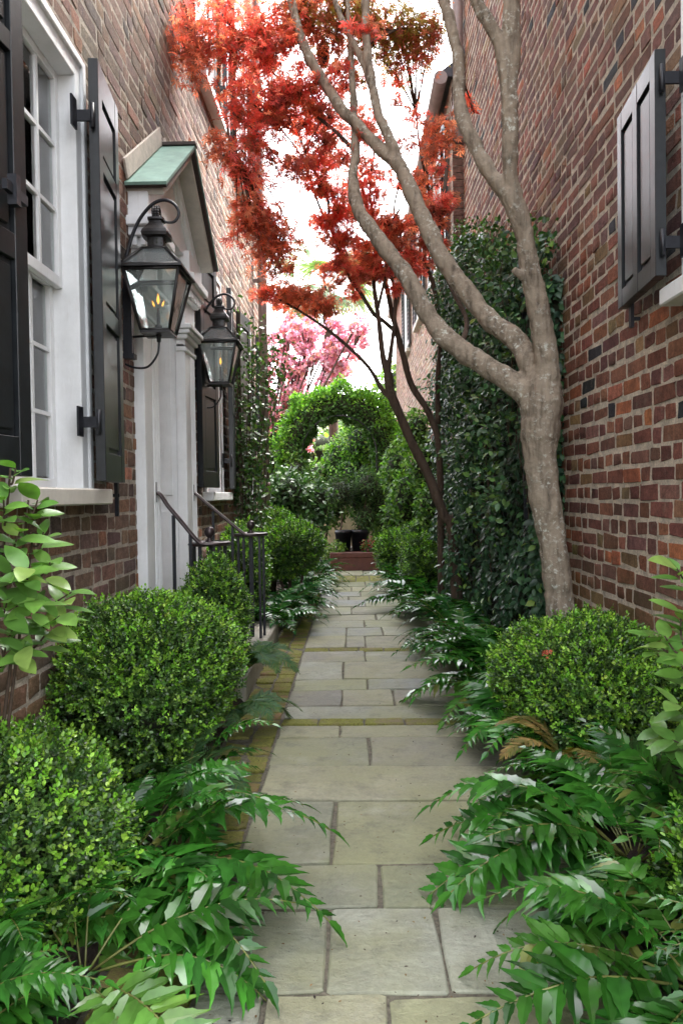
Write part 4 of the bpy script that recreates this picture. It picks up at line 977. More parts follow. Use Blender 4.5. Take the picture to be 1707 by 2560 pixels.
for (x, y, lab) in ((-.66, 5.95, 'dark fern at the end of the landing slab on the left'), (-.62, 6.6, 'dark fern under the lollipop boxwood'), (-.60, 7.4, 'second dark fern beyond the lollipop boxwood'), (-.56, 8.4, 'pale blue-green fern on the far left of the path'), (-.52, 9.4, 'farthest fern on the left, next to the red-brown box')):
    fern((x, y), lab, spray(16, -120, 120, -8, 30, .85, 1.15), 1.1, FRD)
fern((-.60, 4.05), 'feathery fern drooping over the corner of the landing slab', spray(8, -120, 60, 5, 35, .8, 1.1), 1.0, FRL, 'lacy', 'lady_fern', 'feathery ferns', .12)
fern((-.56, 3.45), 'feathery fern at the right foot of the big boxwood', spray(8, -110, 40, 10, 40, .7, 1.0), 1.0, FRL, 'lacy', 'lady_fern', 'feathery ferns', .02)
fern((-1.0, 3.62), 'feathery fern in front of the white door pilaster', spray(9, -60, 200, -20, 20, .9, 1.2), 1.1, FRL, 'lacy', 'lady_fern', 'feathery ferns', .35)
fern((-.62, 2.62), 'feathery dark fern under the big boxwood', spray(7, -120, 60, 0, 35, .7, 1.0), 1.0, FRL, 'lacy', 'lady_fern', 'feathery ferns', .03)
fern((-.96, 2.40), 'dry tan fern between the two left boxwoods', spray(4, 0, 150, -25, 10, .7, 1.0), 1.0, FRT, 'lacy', 'dry_fern', 'dry tan ferns', .06)
fern((.76, 2.66), 'dry tan fern hanging below the right boxwood', spray(5, 140, 280, -10, 25, .8, 1.1), 1.0, FRT, 'lacy', 'dry_fern', 'dry tan ferns', .10)

# ---- camellias: each leaf an object
CL = []
for k in range(6):
    tv, tf = ell_leaf(.23 + .02 * (k % 3), 5, .10, .10 + .07 * (k % 3)); cl = Cloud()
    cl.add((tv, tf), np.eye(3)[None], np.zeros((1, 3)), [[(.12, .27, .05), (.16, .33, .06), (.10, .22, .045), (.20, .37, .08), (.13, .29, .06), (.28, .42, .10)][k]])
    me = cl.mesh('leaf', True); me.materials.append(M['camleaf']); CL.append(me)
def camellia(base, tips, label, leaf=.085, nl=7):
    c = thing('camellia', base, label, 'shrub', 'broad-leaved camellias'); s = MB(); b = np.array(base, float); tips = [np.array(t, float) for t in tips]
    mains = []
    for q in range(3):
        tt = sorted(tips, key=lambda t: -t[2])[q * 2]; m = catmull([b + np.array([random.uniform(-.05, .05), random.uniform(-.08, .08), 0]), b * .5 + tt * .5 + np.array([.03, 0, 0]) * np.sign(b[0]), tt * .8 + b * .2 + np.array([0, 0, .2 * (tt[2] - b[2])])], 8); mains.append(m); s.tube(m, np.linspace(.007, .003, len(m)), 6)
    allm = np.concatenate(mains)
    for tp in tips:
        low = allm[allm[:, 2] < tp[2] - .03]; st0 = low[np.argmin(np.linalg.norm(low - tp + np.array([0, 0, .06]), axis=1))]
        q = catmull([st0, (st0 + tp) / 2 + np.array([0, 0, -.02]), tp], 6); s.tube(q, np.linspace(.004, .0022, len(q)), 6)
        d = unit(q[-1] - q[-4] + np.array([0, 0, .02])); e1 = unit(np.cross(d, [0.3, 0.2, 1.])); e2 = np.cross(d, e1)
        for j in range(nl):
            t = j / (nl - 1); a = j * 2.4; out = math.cos(a) * e1 + math.sin(a) * e2
            dn = unit(d * (.15 + .35 * t) + out * np.array([1, 1, .6]) + .2 * rdir(1)[0]); nm = unit(np.array([0, -.35, 1.]) + .4 * rdir(1)[0])
            Mx = frames(dn[None], nm[None], [leaf * random.uniform(.7, 1.12)])[0]
            p = q[-1] - d * (1 - t) * .07
            o = bpy.data.objects.new('leaf', random.choice(CL)); COL.objects.link(o); o.parent = c
            o.matrix_local = Matrix.Translation(Vector(p - b)) @ Matrix([[Mx[i][j2] for j2 in range(3)] for i in range(3)]).to_4x4()
    s.build('branches', M['twig'], c)
    return c
camellia((-1.04, 2.12, .02), [P(px, py, yy) for px, py, yy in ((40, 1170, 2.1), (95, 1250, 2.15), (50, 1330, 2.05), (130, 1400, 2.1), (30, 1430, 2.0), (180, 1480, 2.15), (90, 1500, 2.0), (40, 1560, 2.05), (120, 1580, 2.1), (10, 1250, 2.0), (15, 1620, 2.1), (70, 1420, 1.95), (150, 1540, 2.05), (20, 1500, 1.95), (110, 1330, 2.15), (60, 1620, 2.0))],
         'pale broad-leaved camellia at the left edge below the first window', .098, 7)
camellia((1.16, 2.2, .02), [P(px, py, yy) for px, py, yy in ((1690, 1420, 2.2), (1660, 1590, 2.2), (1620, 1590, 2.25), (1700, 1660, 2.15), (1690, 1760, 2.1), (1680, 1850, 2.1), (1650, 1830, 2.2), (1700, 1530, 2.25))],
         'broad-leaved camellia at the right edge beside the bright boxwood', .098, 7)

# ---- generic leafy volumes
def blob_leaves(cl, blobs, n, size, pal, wts=None, tmpl=T_leaf, shell=.55, up=.5, flat=1.0):
    vol = np.array([b[3] * b[4] * b[5] for b in blobs]) ** (2 / 3.); cnt = np.maximum(1, (n * vol / vol.sum()).astype(int))
    for b, k in zip(blobs, cnt):
        d = rdir(k); rad = (shell + (1 - shell) * RNG.random(k) ** .6) * lump(d, int(abs(b[0] * 97 + b[2] * 31)) + 3, .22, 3)
        p = np.array(b[:3]) + d * np.array(b[3:6]) * rad[:, None]
        dn = unit(rdir(k) + .4 * d - np.array([0, 0, .25])); nm = unit(.6 * d + np.array([0, 0, up]) + .6 * rdir(k))
        cl.add(tmpl, frames(dn, nm, size * RNG.uniform(.65, 1.25, k)), p, pick(pal, k, .22, wts))
# ivy wall on the right: trellis, stems, leaves
iv = thing('ivy_wall', (1.1, 6.2, 0), 'tall mass of dark glossy ivy covering the right wall behind the tree', 'ivy')
tr = MB()
for y_ in (4.75, 5.4, 6.1, 6.8, 7.5): tr.box(1.10, 1.125, y_, y_ + .025, 0, 2.75)
for z_ in (.5, 1.2, 1.9, 2.6): tr.box(1.126, 1.14, 4.6, 7.7, z_, z_ + .02)
tr.build('trellis', M['iron'], iv)
cl = Cloud(); k = 17000
yy = 4.45 + 3.35 * RNG.random(k); zz = RNG.random(k) ** .9
topz = 2.48 + .36 * (yy - 4.5) + .10 * np.sin(yy * 3.1) + .06 * np.sin(yy * 7.3 + 1)
thick = (.13 + .24 * np.clip((yy - 4.5) / 1.2, 0, 1)) * (1 + .25 * np.sin(yy * 4.2) * np.sin(zz * 9) + .2 * np.sin(yy * 9 + zz * 17)) * np.clip((1 - zz) / .16 + .25, 0, 1) ** .5
front = RNG.random(k) < .12; yy = np.where(front, 4.42 + .16 * RNG.random(k), yy); topz = np.where(front, 2.42 + .1 * np.sin(zz * 30), topz)
xx = XR - thick * (.62 + .42 * RNG.random(k) ** .5)
xx = np.where(front, XR - RNG.random(k) * .18, xx)
p = np.stack([xx, yy, .05 + zz * topz], 1)
nm = unit(np.stack([-np.ones(k), np.where(front, -1.2, -.35), .55 * np.ones(k)], 1) + .55 * rdir(k)); dn = unit(np.array([-.2, -.2, -.8]) + .8 * rdir(k))
cl.add(T_ivy, frames(dn, nm, .056 * RNG.uniform(.65, 1.25, k)), p, pick([(.038, .092, .048), (.048, .115, .055), (.06, .14, .055), (.18, .30, .06), (.03, .072, .042)], k, .25, [5, 5, 4, .7, 3]))
for q in range(330):      # loose shoots standing off the face
    y_ = random.uniform(4.5, 7.9); z_ = random.uniform(.3, 1) * (2.5 + .36 * (y_ - 4.5)); b_ = np.array([XR - random.uniform(.2, .36), y_, z_]); dd = unit(np.array([-1, random.uniform(-.9, .3), random.uniform(-.5, .9)])); n_ = 9; t_ = RNG.random(n_)
    cl.add(T_ivy, frames(rdir(n_) + dd, rdir(n_) + np.array([-.4, -.4, .8]), .05 * RNG.uniform(.6, 1.2, n_)), b_ + dd * (t_ * random.uniform(.06, .26))[:, None] + RNG.normal(0, .025, (n_, 3)), pick([(.06, .14, .055), (.12, .22, .06), (.05, .115, .05)], n_, .2))
k = 1500; yy = 4.5 + 3.3 * RNG.random(k); p = np.stack([XR - .30 * RNG.random(k), yy, 2.42 + .36 * (yy - 4.5) + .10 * np.sin(yy * 3.1) + .26 * RNG.random(k) ** 2], 1)
cl.add(T_ivy, frames(unit(rdir(k) + [0, 0, .5]), rdir(k) + np.array([0, 0, .6]), .046 * RNG.uniform(.6, 1.2, k)), p, pick([(.10, .20, .04), (.05, .12, .03), (.03, .08, .03)], k, .2))
cl.build('foliage', M['ivyleaf'], iv)
s = MB()
for k in range(70):
    y0 = random.uniform(4.5, 7.6); z0 = random.uniform(0, 1.6); q = [np.array([XR - random.uniform(.08, .3), y0, z0])]
    for j in range(6): q.append(q[-1] + np.array([random.uniform(-.04, .04), random.uniform(-.10, .10), random.uniform(.10, .26)]))
    q = np.array(q); q[:, 0] = np.clip(q[:, 0], .92, 1.24); s.tube(catmull(q, 3), random.uniform(.002, .005), 5)
s.build('vines', M['twig'], iv)
MB().hexa([(1.14, 4.5, 0), (1.262, 4.5, 0), (1.262, 7.8, 0), (1.14, 7.8, 0)], [(1.16, 4.5, 2.3), (1.262, 4.5, 2.3), (1.262, 7.8, 3.4), (1.16, 7.8, 3.4)]).build('shade_backing', M['core'], iv)  # solid slab, dark colour stands in for shade behind the ivy leaves

# climbing shrub on the left wall by the downspout
cv_ = thing('climbing_vine', (-.98, 7.2, 0), 'sparse climbing vine on the left wall beside the downspout', 'vine')
cl = Cloud(); s = MB()
tips = [P(px, py, yy) for px, py, yy in ((600, 760, 6.9), (590, 830, 6.8), (625, 850, 7.0), (655, 800, 7.3), (700, 840, 7.3), (715, 830, 7.5), (640, 900, 7.2), (610, 960, 7.0), (670, 900, 7.4), (625, 1030, 7.0), (650, 1080, 7.3), (600, 1100, 6.9), (640, 1160, 7.2), (610, 1180, 7.0), (660, 1010, 7.4), (590, 1000, 6.8), (685, 870, 7.3), (635, 820, 7.1))]
for tp in tips:
    b = np.array([-1.02 + random.uniform(-.05, .1), 7.0 + random.uniform(-.2, .3), 0.]); mid = np.array([b[0] * .6 + tp[0] * .4, tp[1] * .7 + b[1] * .3, tp[2] * .55])
    q = catmull([b, mid, tp], 8); s.tube(q, np.linspace(.009, .003, len(q)), 5)
    k = 150; t = RNG.random(k) ** .7; pb = q[(t * (len(q) - 1)).astype(int)]; sel = pb[:, 2] > .5
    pp = pb[sel] + RNG.normal(0, 1, (sel.sum(), 3)) * np.array([.075, .09, .075])
    k = len(pp); cl.add(T_leaf, frames(rdir(k) + np.array([0, 0, .2]), rdir(k) + np.array([.2, -.4, .7]), .055 * RNG.uniform(.6, 1.2, k)), pp, pick([(.05, .11, .03), (.035, .085, .025), (.09, .17, .04), (.14, .24, .05)], k, .2, [4, 4, 2, 1]))
cl.build('foliage', M['ivyleaf'], cv_); s.build('stems', M['twig'], cv_)['kind'] = 'stuff'

def shrub(name, base, blobs, n, size, pal, label, group, mat='treeleaf', wts=None, tmpl=T_leaf, stems=5, cat='shrub', corek=.62):
    b = np.array(base, float); t = thing(name, base, label, cat, group); cl = Cloud(); blob_leaves(cl, blobs, n, size, pal, wts, tmpl, .5); cl.build('foliage', M[mat], t)
    s = MB()
    for bl in blobs[:stems]:
        e = np.array(bl[:3]); q = catmull([b + rdir(1)[0] * np.array([.05, .05, 0]), (b + e) / 2 + rdir(1)[0] * .05, e], 5); s.tube(q, np.linspace(.018, .006, len(q)), 6)
    s.build('stems', M['twig'], t)['kind'] = 'stuff'
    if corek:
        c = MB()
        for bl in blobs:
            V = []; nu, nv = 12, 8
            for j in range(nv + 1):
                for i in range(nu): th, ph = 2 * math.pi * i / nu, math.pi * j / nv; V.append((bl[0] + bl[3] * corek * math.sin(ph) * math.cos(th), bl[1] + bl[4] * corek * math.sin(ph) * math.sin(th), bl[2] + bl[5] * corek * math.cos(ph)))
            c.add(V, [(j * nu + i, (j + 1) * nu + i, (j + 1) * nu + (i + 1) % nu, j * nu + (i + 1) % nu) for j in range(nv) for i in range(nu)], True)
        c.build('shade_core', M['core'], t)['kind'] = 'stuff'  # solid filler, inner shade of the shrub put into its dark colour
    return t
DK = [(.035, .085, .03), (.048, .11, .036), (.07, .15, .045), (.11, .21, .06)]
def bl(px, py, Y, rx, rz, ry=None):
    c = P(px, py, Y); k = Y / F; return (c[0], Y, c[2], rx * k, (ry or rx) * k, rz * k)
shrub('camellia_bush', (-.85, 9.6, 0), [bl(650, 1260, 9.5, 60, 70), bl(720, 1240, 9.8, 70, 70), bl(790, 1260, 10.2, 50, 70), bl(700, 1330, 9.5, 80, 60), bl(600, 1290, 8.9, 40, 70), bl(765, 1320, 10, 50, 60)], 5200, .075, DK, 'large dark camellia left of the garden arch, beyond the downspout', 'shrubs at the end of the alley', 'ivyleaf')
shrub('evergreen_shrub', (1.0, 9.6, 0), [bl(1020, 1250, 9.7, 50, 90), bl(1060, 1170, 9.4, 45, 80), bl(990, 1180, 10.2, 40, 70), bl(1040, 1080, 9.6, 45, 60), bl(1075, 1270, 8.7, 40, 70), bl(985, 1290, 10, 35, 50)], 5200, .062, [(.05, .12, .03), (.08, .17, .04), (.14, .27, .055), (.20, .34, .07)], 'loose light green shrub right of the garden arch, left of the ivy', 'shrubs at the end of the alley')
# potted standards behind the box
def pot(x, y, h_, r_, label):
    p_ = thing('plant_pot', (x, y, 0), label, 'pot', 'black pots at the end of the path')
    MB().lathe((x, y, 0), [(.001, 0), (r_ * .72, 0), (r_ * .95, h_ * .9), (r_, h_ * .9), (r_, h_), (r_ * .88, h_), (r_ * .86, h_ * .92), (.001, h_ * .92)], 24).build('vessel', M['pot'], p_)
    MB().lathe((x, y, h_ * .90), [(.001, 0), (r_ * .85, .0), (r_ * .85, .02), (.001, .025)], 16).build('soil', M['soil'], p_)
pot(-.14, 11.3, .56, .13, 'left black pot behind the red-brown box'); pot(.11, 11.35, .56, .14, 'right black pot behind the red-brown box')
shrub('standard_topiary', (-.14, 11.3, .5), [bl(850, 1232, 11.3, 40, 44), bl(830, 1250, 11.3, 24, 30)], 2400, .035, [(.025, .05, .025), (.04, .07, .035), (.06, .09, .045)], 'dark ball-headed topiary on a thin stem in the left black pot', 'potted plants', stems=1)
shrub('podocarpus', (.11, 11.35, .5), [bl(920, 1215, 11.4, 40, 45), bl(915, 1290, 11.4, 36, 45), bl(945, 1255, 11.5, 34, 50), bl(895, 1250, 11.5, 25, 50)], 3600, .075, [(.03, .075, .025), (.05, .11, .03), (.08, .15, .045)], 'narrow-leaved evergreen in the right black pot', 'potted plants', tmpl=T_narrow, stems=2)
shrub('ground_flowers', (-.2, 10.95, .2), [bl(840, 1370, 10.95, 28, 16), bl(815, 1385, 10.9, 16, 12)], 500, .04, [(.12, .22, .04), (.2, .28, .06), (.08, .15, .03)], 'low lime green plant at the left end of the red-brown box', 'plants at the red-brown box', stems=1, corek=0)
shrub('ground_flowers', (.2, 10.95, .2), [bl(925, 1365, 10.95, 22, 20)], 350, .04, [(.06, .12, .03), (.1, .18, .04), (.35, .06, .06)], 'low green plant with a few red flowers at the right end of the red-brown box', 'plants at the red-brown box', stems=1, corek=0)
# red-brown trough closing the path
tx0, tx1 = P(826, 1429, 10.65)[0], P(946, 1429, 10.65)[0]
tb = thing('planter_box', ((tx0 + tx1) / 2, 10.66, 0), 'low red-brown wooden box across the end of the path', 'planter')
MB().box(tx0, tx1, 10.66, 10.69, 0, .185).build('lower_board', M['trough'], tb, .004)
MB().box(tx0 - .004, tx1 + .004, 10.652, 10.70, .187, .262).build('upper_board', M['trough'], tb, .006)
MB().box(tx0, tx0 + .03, 10.70, 11.05, 0, .25).box(tx1 - .03, tx1, 10.70, 11.05, 0, .25).box(tx0 + .03, tx1 - .03, 11.02, 11.05, 0, .25).build('sides', M['trough'], tb)
MB().box(tx0 + .03, tx1 - .03, 10.70, 11.02, .1, .215).build('soil', M['soil'], tb)
# small black path lantern
pl_ = P(1017, 1224, 9.9); lp = thing('post_lamp', (pl_[0], 9.9, 0), 'small black post lamp half hidden in the shrub right of the arch', 'lamp')
MB().tube([(pl_[0], 9.9, 0), (pl_[0], 9.9, pl_[2] - .1)], .018, 8).build('post', M['iron'], lp)
MB().lathe((pl_[0], 9.9, pl_[2] - .1), [(.02, 0), (.05, .02), (.065, .2), (.07, .21), (.02, .27), (.008, .30)], 8).build('lamp_head', M['iron'], lp)

# ---- garden arch
ar = thing('garden_arch', (-.2, 12.6, 0), 'clipped green leafy arch over the end of the path', 'arch')
axc = -.20; rin, rout = .54, 1.06; zc = 1.80
cl = Cloud(); k = 30000
th = RNG.uniform(-.08, math.pi + .08, k); leg = RNG.random(k) < .38
rr_ = rin + (rout - rin) * np.where(RNG.random(k) < .6, np.where(RNG.random(k) < .75, 1 - .12 * RNG.random(k), .12 * RNG.random(k)), RNG.random(k))
Y0_ = RNG.uniform(-1, 1, k); bumpy = 1 + .05 * np.sin(th * 9) + .05 * np.sin(th * 17 + 1) + .05 * np.sin(th * 5 + Y0_ * 6) + .035 * RNG.normal(size=k) * (rr_ > .9)
X_ = np.where(leg, axc + np.where(th < 1.57, 1, -1) * rr_, axc + rr_ * np.cos(th) * bumpy); Z_ = np.where(leg, RNG.random(k) * zc, zc + rr_ * np.sin(th) * bumpy * 1.05)
Y_ = 12.6 + Y0_ * .36 * np.sqrt(np.clip(1 - ((rr_ - (rin + rout) / 2) / ((rout - rin) / 2) * .8) ** 2, .1, 1)); p = np.stack([X_, Y_, Z_], 1)
outv = unit(np.stack([X_ - axc, (Y_ - 12.6) * 1.2, np.where(leg, 0, Z_ - zc)], 1)); outer_bright = (rr_ > .80) & (RNG.random(k) < .75)  # most leaves near the outside get the brighter greens
col = np.where(outer_bright[:, None], pick([(.20, .42, .05), (.25, .46, .06), (.14, .32, .04)], k), pick([(.045, .11, .028), (.06, .14, .034), (.08, .18, .04)], k))
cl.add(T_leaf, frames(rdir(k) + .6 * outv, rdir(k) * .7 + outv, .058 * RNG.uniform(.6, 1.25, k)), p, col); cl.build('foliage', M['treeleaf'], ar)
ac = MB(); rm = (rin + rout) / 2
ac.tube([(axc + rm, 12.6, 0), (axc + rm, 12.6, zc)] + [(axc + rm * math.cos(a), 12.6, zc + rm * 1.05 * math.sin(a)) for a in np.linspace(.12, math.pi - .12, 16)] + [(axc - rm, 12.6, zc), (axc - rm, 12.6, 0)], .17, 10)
ac.build('shade_core', M['core'], ar)  # solid tube, its dark colour stands in for shade within the arch
fm = MB()
for y_ in (12.35, 12.85):
    q = [(axc + rin * 1.15, y_, 0), (axc + rin * 1.15, y_, zc)] + [(axc + rin * 1.15 * math.cos(a), y_, zc + rin * 1.15 * math.sin(a)) for a in np.linspace(.15, math.pi - .15, 14)] + [(axc - rin * 1.15, y_, zc), (axc - rin * 1.15, y_, 0)]
    fm.tube(q, .014, 6)
fm.build('hoop', M['iron'], ar)

# ---- garden beyond the arch
gw = thing('garden_wall', (0, 16.0, 0), 'ochre garden wall seen through the arch', 'wall')
MB().box(-6, 1.14, 16.0, 16.3, 0, 1.55).box(-6.05, 1.14, 15.95, 16.35, 1.551, 1.63).build('masonry', M['wallyellow'], gw, .01)
shrub('ivy_column', (.3, 15.2, 0), [bl(895, 1110, 14.2, 45, 60), bl(905, 1070, 14.6, 40, 40), bl(850, 1150, 14.6, 45, 60), bl(890, 1190, 14.2, 55, 60), bl(940, 1150, 15.3, 45, 60), bl(860, 1180, 15.1, 25, 60), bl(925, 1240, 15.1, 60, 60)], 8500, .07, [(.05, .12, .028), (.035, .09, .022), (.12, .26, .035), (.20, .38, .045)], 'bright green leafy column seen through the garden arch', 'greenery beyond the arch')
shrub('light_green_shrub', (-.6, 15, 0), [bl(800, 1190, 15, 50, 40), bl(770, 1250, 14.5, 60, 60), bl(830, 1260, 14.3, 50, 60), bl(845, 1130, 15.6, 20, 50)], 3500, .08, [(.12, .22, .05), (.08, .16, .05), (.2, .3, .08)], 'grey-green shrub seen low through the arch', 'greenery beyond the arch')
shrub('hedge', (-1.4, 14.6, 0), [bl(700, 1150, 12.9, 40, 80), bl(740, 1190, 12.2, 40, 60), bl(975, 1140, 12.6, 40, 90), bl(650, 1180, 12.8, 40, 60), bl(670, 1230, 13, 50, 80), bl(730, 1250, 13.2, 50, 70), bl(980, 1200, 13, 50, 90), bl(1000, 1110, 13.6, 35, 80), bl(950, 1270, 12.2, 40, 70)], 7000, .07, [(.05, .11, .03), (.08, .16, .04), (.14, .24, .05)], 'soft green hedge flanking the arch', 'greenery beyond the arch')
def fol_tree(name, base, tops, blobs, n, size, pal, label, mat, wts=None, tmpl=T_leaf, trunk_r=.09, barkm='bark2', group=None, shell=.1):
    b = np.array(base, float); t = thing(name, base, label, 'tree', group); s = MB()
    for tp in tops:
        e = np.array(tp); q = catmull([b, b * .5 + e * .5 + np.array([0, 0, .15]) + rdir(1)[0] * .1, e], 6); s.tube(q, np.linspace(trunk_r, trunk_r * .3, len(q)), 8)
    for bb in blobs:
        e = np.array(bb[:3])
        for k in range(2):
            e2 = e + rdir(1)[0] * np.array(bb[3:6]) * .8; tp = np.array(min(tops, key=lambda v: np.linalg.norm(np.array(v) - e2))); q = catmull([tp * .9 + b * .1, (tp + e2) / 2 + [0, 0, .05], e2], 4); s.tube(q, np.linspace(.012, .005, len(q)), 4)
    s.build('trunk', M[barkm], t); cl = Cloud(); blob_leaves(cl, blobs, n, size, pal, wts, tmpl, shell, .2); cl.build('crown', M[mat], t); return t
PK = [(.80, .42, .52), (.86, .52, .60), (.74, .32, .44), (.88, .62, .68), (.55, .30, .22)]
chb = []
for (px, py, rx, ry) in ((700, 960, 55, 60), (740, 880, 60, 60), (800, 850, 60, 50), (720, 1030, 50, 40), (770, 950, 60, 50), (850, 880, 45, 40), (690, 890, 35, 50), (880, 830, 35, 30), (665, 1000, 35, 60), (830, 920, 40, 35), (750, 820, 40, 25), (670, 1080, 35, 40), (720, 1090, 45, 35), (640, 900, 30, 60)):
    for q in range(9): chb.append(bl(px + random.uniform(-1, 1) * rx, py + random.uniform(-1, 1) * ry, 18.2 + random.uniform(-.6, .8), random.uniform(12, 22), random.uniform(10, 18)))
fol_tree('cherry_tree', (-2.3, 18.2, 0), [bb[:3] for bb in chb[::4]], chb, 15000, .085, PK, 'pink blossoming cherry tree behind the arch', 'blossom', tmpl=T_petal, trunk_r=.05, shell=.05)
rdb = [bl(690, 760, 17, 40, 40), bl(660, 830, 17, 30, 40), bl(720, 720, 17.2, 40, 25)]
# palm
pm = thing('fan_palm', (.9, 20.5, 0), 'fan palm with drooping grey-green fronds behind the cherry blossom', 'palm')
pt = P(830, 690, 20.5); tb_ = P(968, 1000, 20.5)
ptop = np.array([P(815, 715, 20.5)[0], 20.5, P(815, 715, 20.5)[2]])
MB().tube(catmull([(ptop[0] + .25, 20.5, 0), (ptop[0] + .15, 20.5, 3.), ptop], 6), .14, 10).build('trunk', M['bark2'], pm)
for kf in range(22):
    az = kf * 2.4; el = random.uniform(-.5, 1.2); d = np.array([math.cos(az) * math.cos(el), math.sin(az) * math.cos(el), math.sin(el)]); st_ = ptop + d * random.uniform(.7, 1.1)
    mb = MB().tube([ptop, (ptop + st_) / 2 + [0, 0, .05], st_], .014, 5); e1 = unit(np.cross(d, [0, 0, 1.])); cl = Cloud(); n_ = 30
    for j in range(n_):
        a = (j / (n_ - 1) - .5) * 3.6; dd = unit(d * math.cos(a) + e1 * math.sin(a) + np.array([0, 0, -.25])); cl.add(ell_leaf(.028, 4, .3, .28), frames(dd[None], np.cross(e1, d)[None] + .1 * rdir(1), [random.uniform(.75, 1.0)]), st_[None], pick([(.17, .25, .15), (.22, .28, .18), (.25, .28, .16)], 1))
    V = np.array(mb.v); b = cl.n; cl.V.append(V); cl.C.append(np.tile([.16, .18, .06], (len(V), 1))); cl.L.append(np.concatenate([np.array(f) for f in mb.f]) + b); cl.T.append(np.array([len(f) for f in mb.f])); cl.n += len(V)
    cl.build('frond', M['palmleaf'], pm, kind=None)
far = [bl(760, 1120, 30, 200, 60), bl(900, 1080, 31, 120, 70), bl(640, 1060, 30, 120, 90), bl(1000, 1000, 32, 80, 120)]
shrub('far_tree', (0, 30, 0), far, 5000, .28, [(.14, .22, .06), (.10, .18, .05), (.22, .28, .08)], 'pale green trees far beyond the garden wall', 'greenery beyond the arch', cat='tree')

# ================================================================== THE TWO MAPLES OVER THE PATH
def limb(pts): return [(P(px, py, Y), wpx * Y / F / 2) for px, py, Y, wpx in pts]
def tree_mesh(name, limbs, mat, parent, vox, seg=12, lumpy=.0):
    mb = MB(); skel = []
    for l in limbs:
        q = np.array([np.concatenate([p, [r]]) for p, r in l]); q = catmull(q, 7); skel.append(q)
        k = np.arange(len(q)); rad = q[:, 3] * (1 + lumpy * np.sin(k * .9 + len(q)) + lumpy * .7 * np.sin(k * 2.3)); mb.tube(q[:, :3], np.maximum(rad, .003), seg)
    o = mb.build(name, mat, parent)
    if vox:
        m = o.modifiers.new('remesh', 'REMESH'); m.mode = 'VOXEL'; m.voxel_size = vox; m.use_smooth_shade = True
        s = o.modifiers.new('smooth', 'SMOOTH'); s.factor = .6; s.iterations = 3
        for nm_, sz_, st_ in (('bark lumps', .10, .022), ('bark ridges', .028, .007)):
            tx = bpy.data.textures.new(nm_, 'CLOUDS'); tx.noise_scale = sz_; tx.noise_depth = 3
            dm = o.modifiers.new(nm_, 'DISPLACE'); dm.texture = tx; dm.strength = st_; dm.mid_level = .5; dm.texture_coords = 'LOCAL'
    return o, np.concatenate(skel)
MT = thing('japanese_maple', (1.02, 3.95, 0), 'large maple with a thick pale lichened trunk forking over the path', 'tree')
b0 = P(1402, 1560, 3.95)
trunk = [(np.array([b0[0] + .02, 3.95, -.05]), .14), (np.array([b0[0] + .015, 3.95, .05]), .105), (np.array([b0[0] + .01, 3.95, .18]), .082)] + limb([(1402, 1540, 3.95, 73), (1385, 1386, 3.95, 70), (1363, 1251, 3.95, 76), (1352, 1161, 3.95, 80), (1348, 1070, 3.95, 96), (1354, 1000, 3.95, 104), (1354, 955, 3.95, 84), (1354, 915, 3.95, 50), (1354, 890, 3.95, 20)])
A = limb([(1340, 1040, 3.95, 70), (1322, 992, 3.97, 68), (1289, 962, 4.0, 60), (1203, 908, 4.1, 54), (1135, 862, 4.2, 50), (1077, 800, 4.3, 47), (1018, 695, 4.4, 44), (972, 632, 4.5, 40), (925, 570, 4.6, 37), (893, 515, 4.7, 32), (882, 446, 4.8, 26), (888, 379, 4.85, 22), (884, 268, 4.95, 18), (879, 179, 5.0, 15), (872, 60, 5.1, 12), (865, -40, 5.2, 9)])
Bm = limb([(1350, 1040, 3.95, 74), (1338, 960, 3.98, 66), (1320, 905, 4.02, 58), (1289, 850, 4.1, 54), (1230, 806, 4.2, 50), (1176, 742, 4.3, 47), (1105, 645, 4.4, 44), (1080, 594, 4.45, 43), (1036, 500, 4.55, 40), (997, 415, 4.65, 36), (946, 370, 4.75, 30), (893, 312, 4.85, 28), (857, 277, 4.9, 26), (812, 210, 5.0, 25), (777, 152, 5.05, 24), (750, 89, 5.1, 22), (728, 0, 5.2, 20), (715, -60, 5.3, 18)])
B2 = limb([(1005, 430, 4.63, 30), (973, 344, 4.7, 26), (946, 286, 4.75, 24), (928, 201, 4.8, 22), (917, 112, 4.9, 21), (913, 0, 5.0, 20), (912, -60, 5.05, 18)])
B3 = limb([(930, 215, 4.8, 18), (905, 150, 4.9, 18), (868, 80, 5.0, 17), (840, 10, 5.1, 16), (830, -50, 5.2, 14)])
C = limb([(1356, 1040, 3.95, 78), (1364, 960, 3.93, 70), (1364, 900, 3.92, 62), (1350, 800, 3.9, 56), (1332, 720, 3.88, 52), (1317, 639, 3.86, 48), (1309, 581, 3.85, 48), (1280, 500, 3.85, 52), (1228, 437, 3.9, 38), (1189, 368, 3.95, 36), (1160, 310, 4.0, 34), (1147, 252, 4.05, 31), (1146, 155, 4.1, 30), (1125, 58, 4.15, 29), (1106, -10, 4.2, 28), (1098, -60, 4.2, 27)])
C2 = limb([(1290, 520, 3.85, 42), (1274, 426, 3.83, 38), (1274, 310, 3.8, 40), (1269, 194, 3.8, 42), (1250, 115, 3.8, 34), (1228, 70, 3.8, 32), (1192, 5, 3.8, 31), (1170, -60, 3.8, 30)])
C3 = limb([(1272, 230, 3.8, 36), (1280, 130, 3.8, 42), (1277, 40, 3.8, 44), (1278, -60, 3.8, 42)])
A2 = limb([(1150, 865, 4.2, 16), (1165, 800, 4.4, 12), (1120, 700, 4.7, 12), (1095, 600, 4.9, 11), (1110, 480, 5.1, 10), (1118, 400, 5.3, 8)])
stub = limb([(1330, 710, 3.88, 26), (1295, 683, 3.84, 20), (1283, 672, 3.83, 17)])
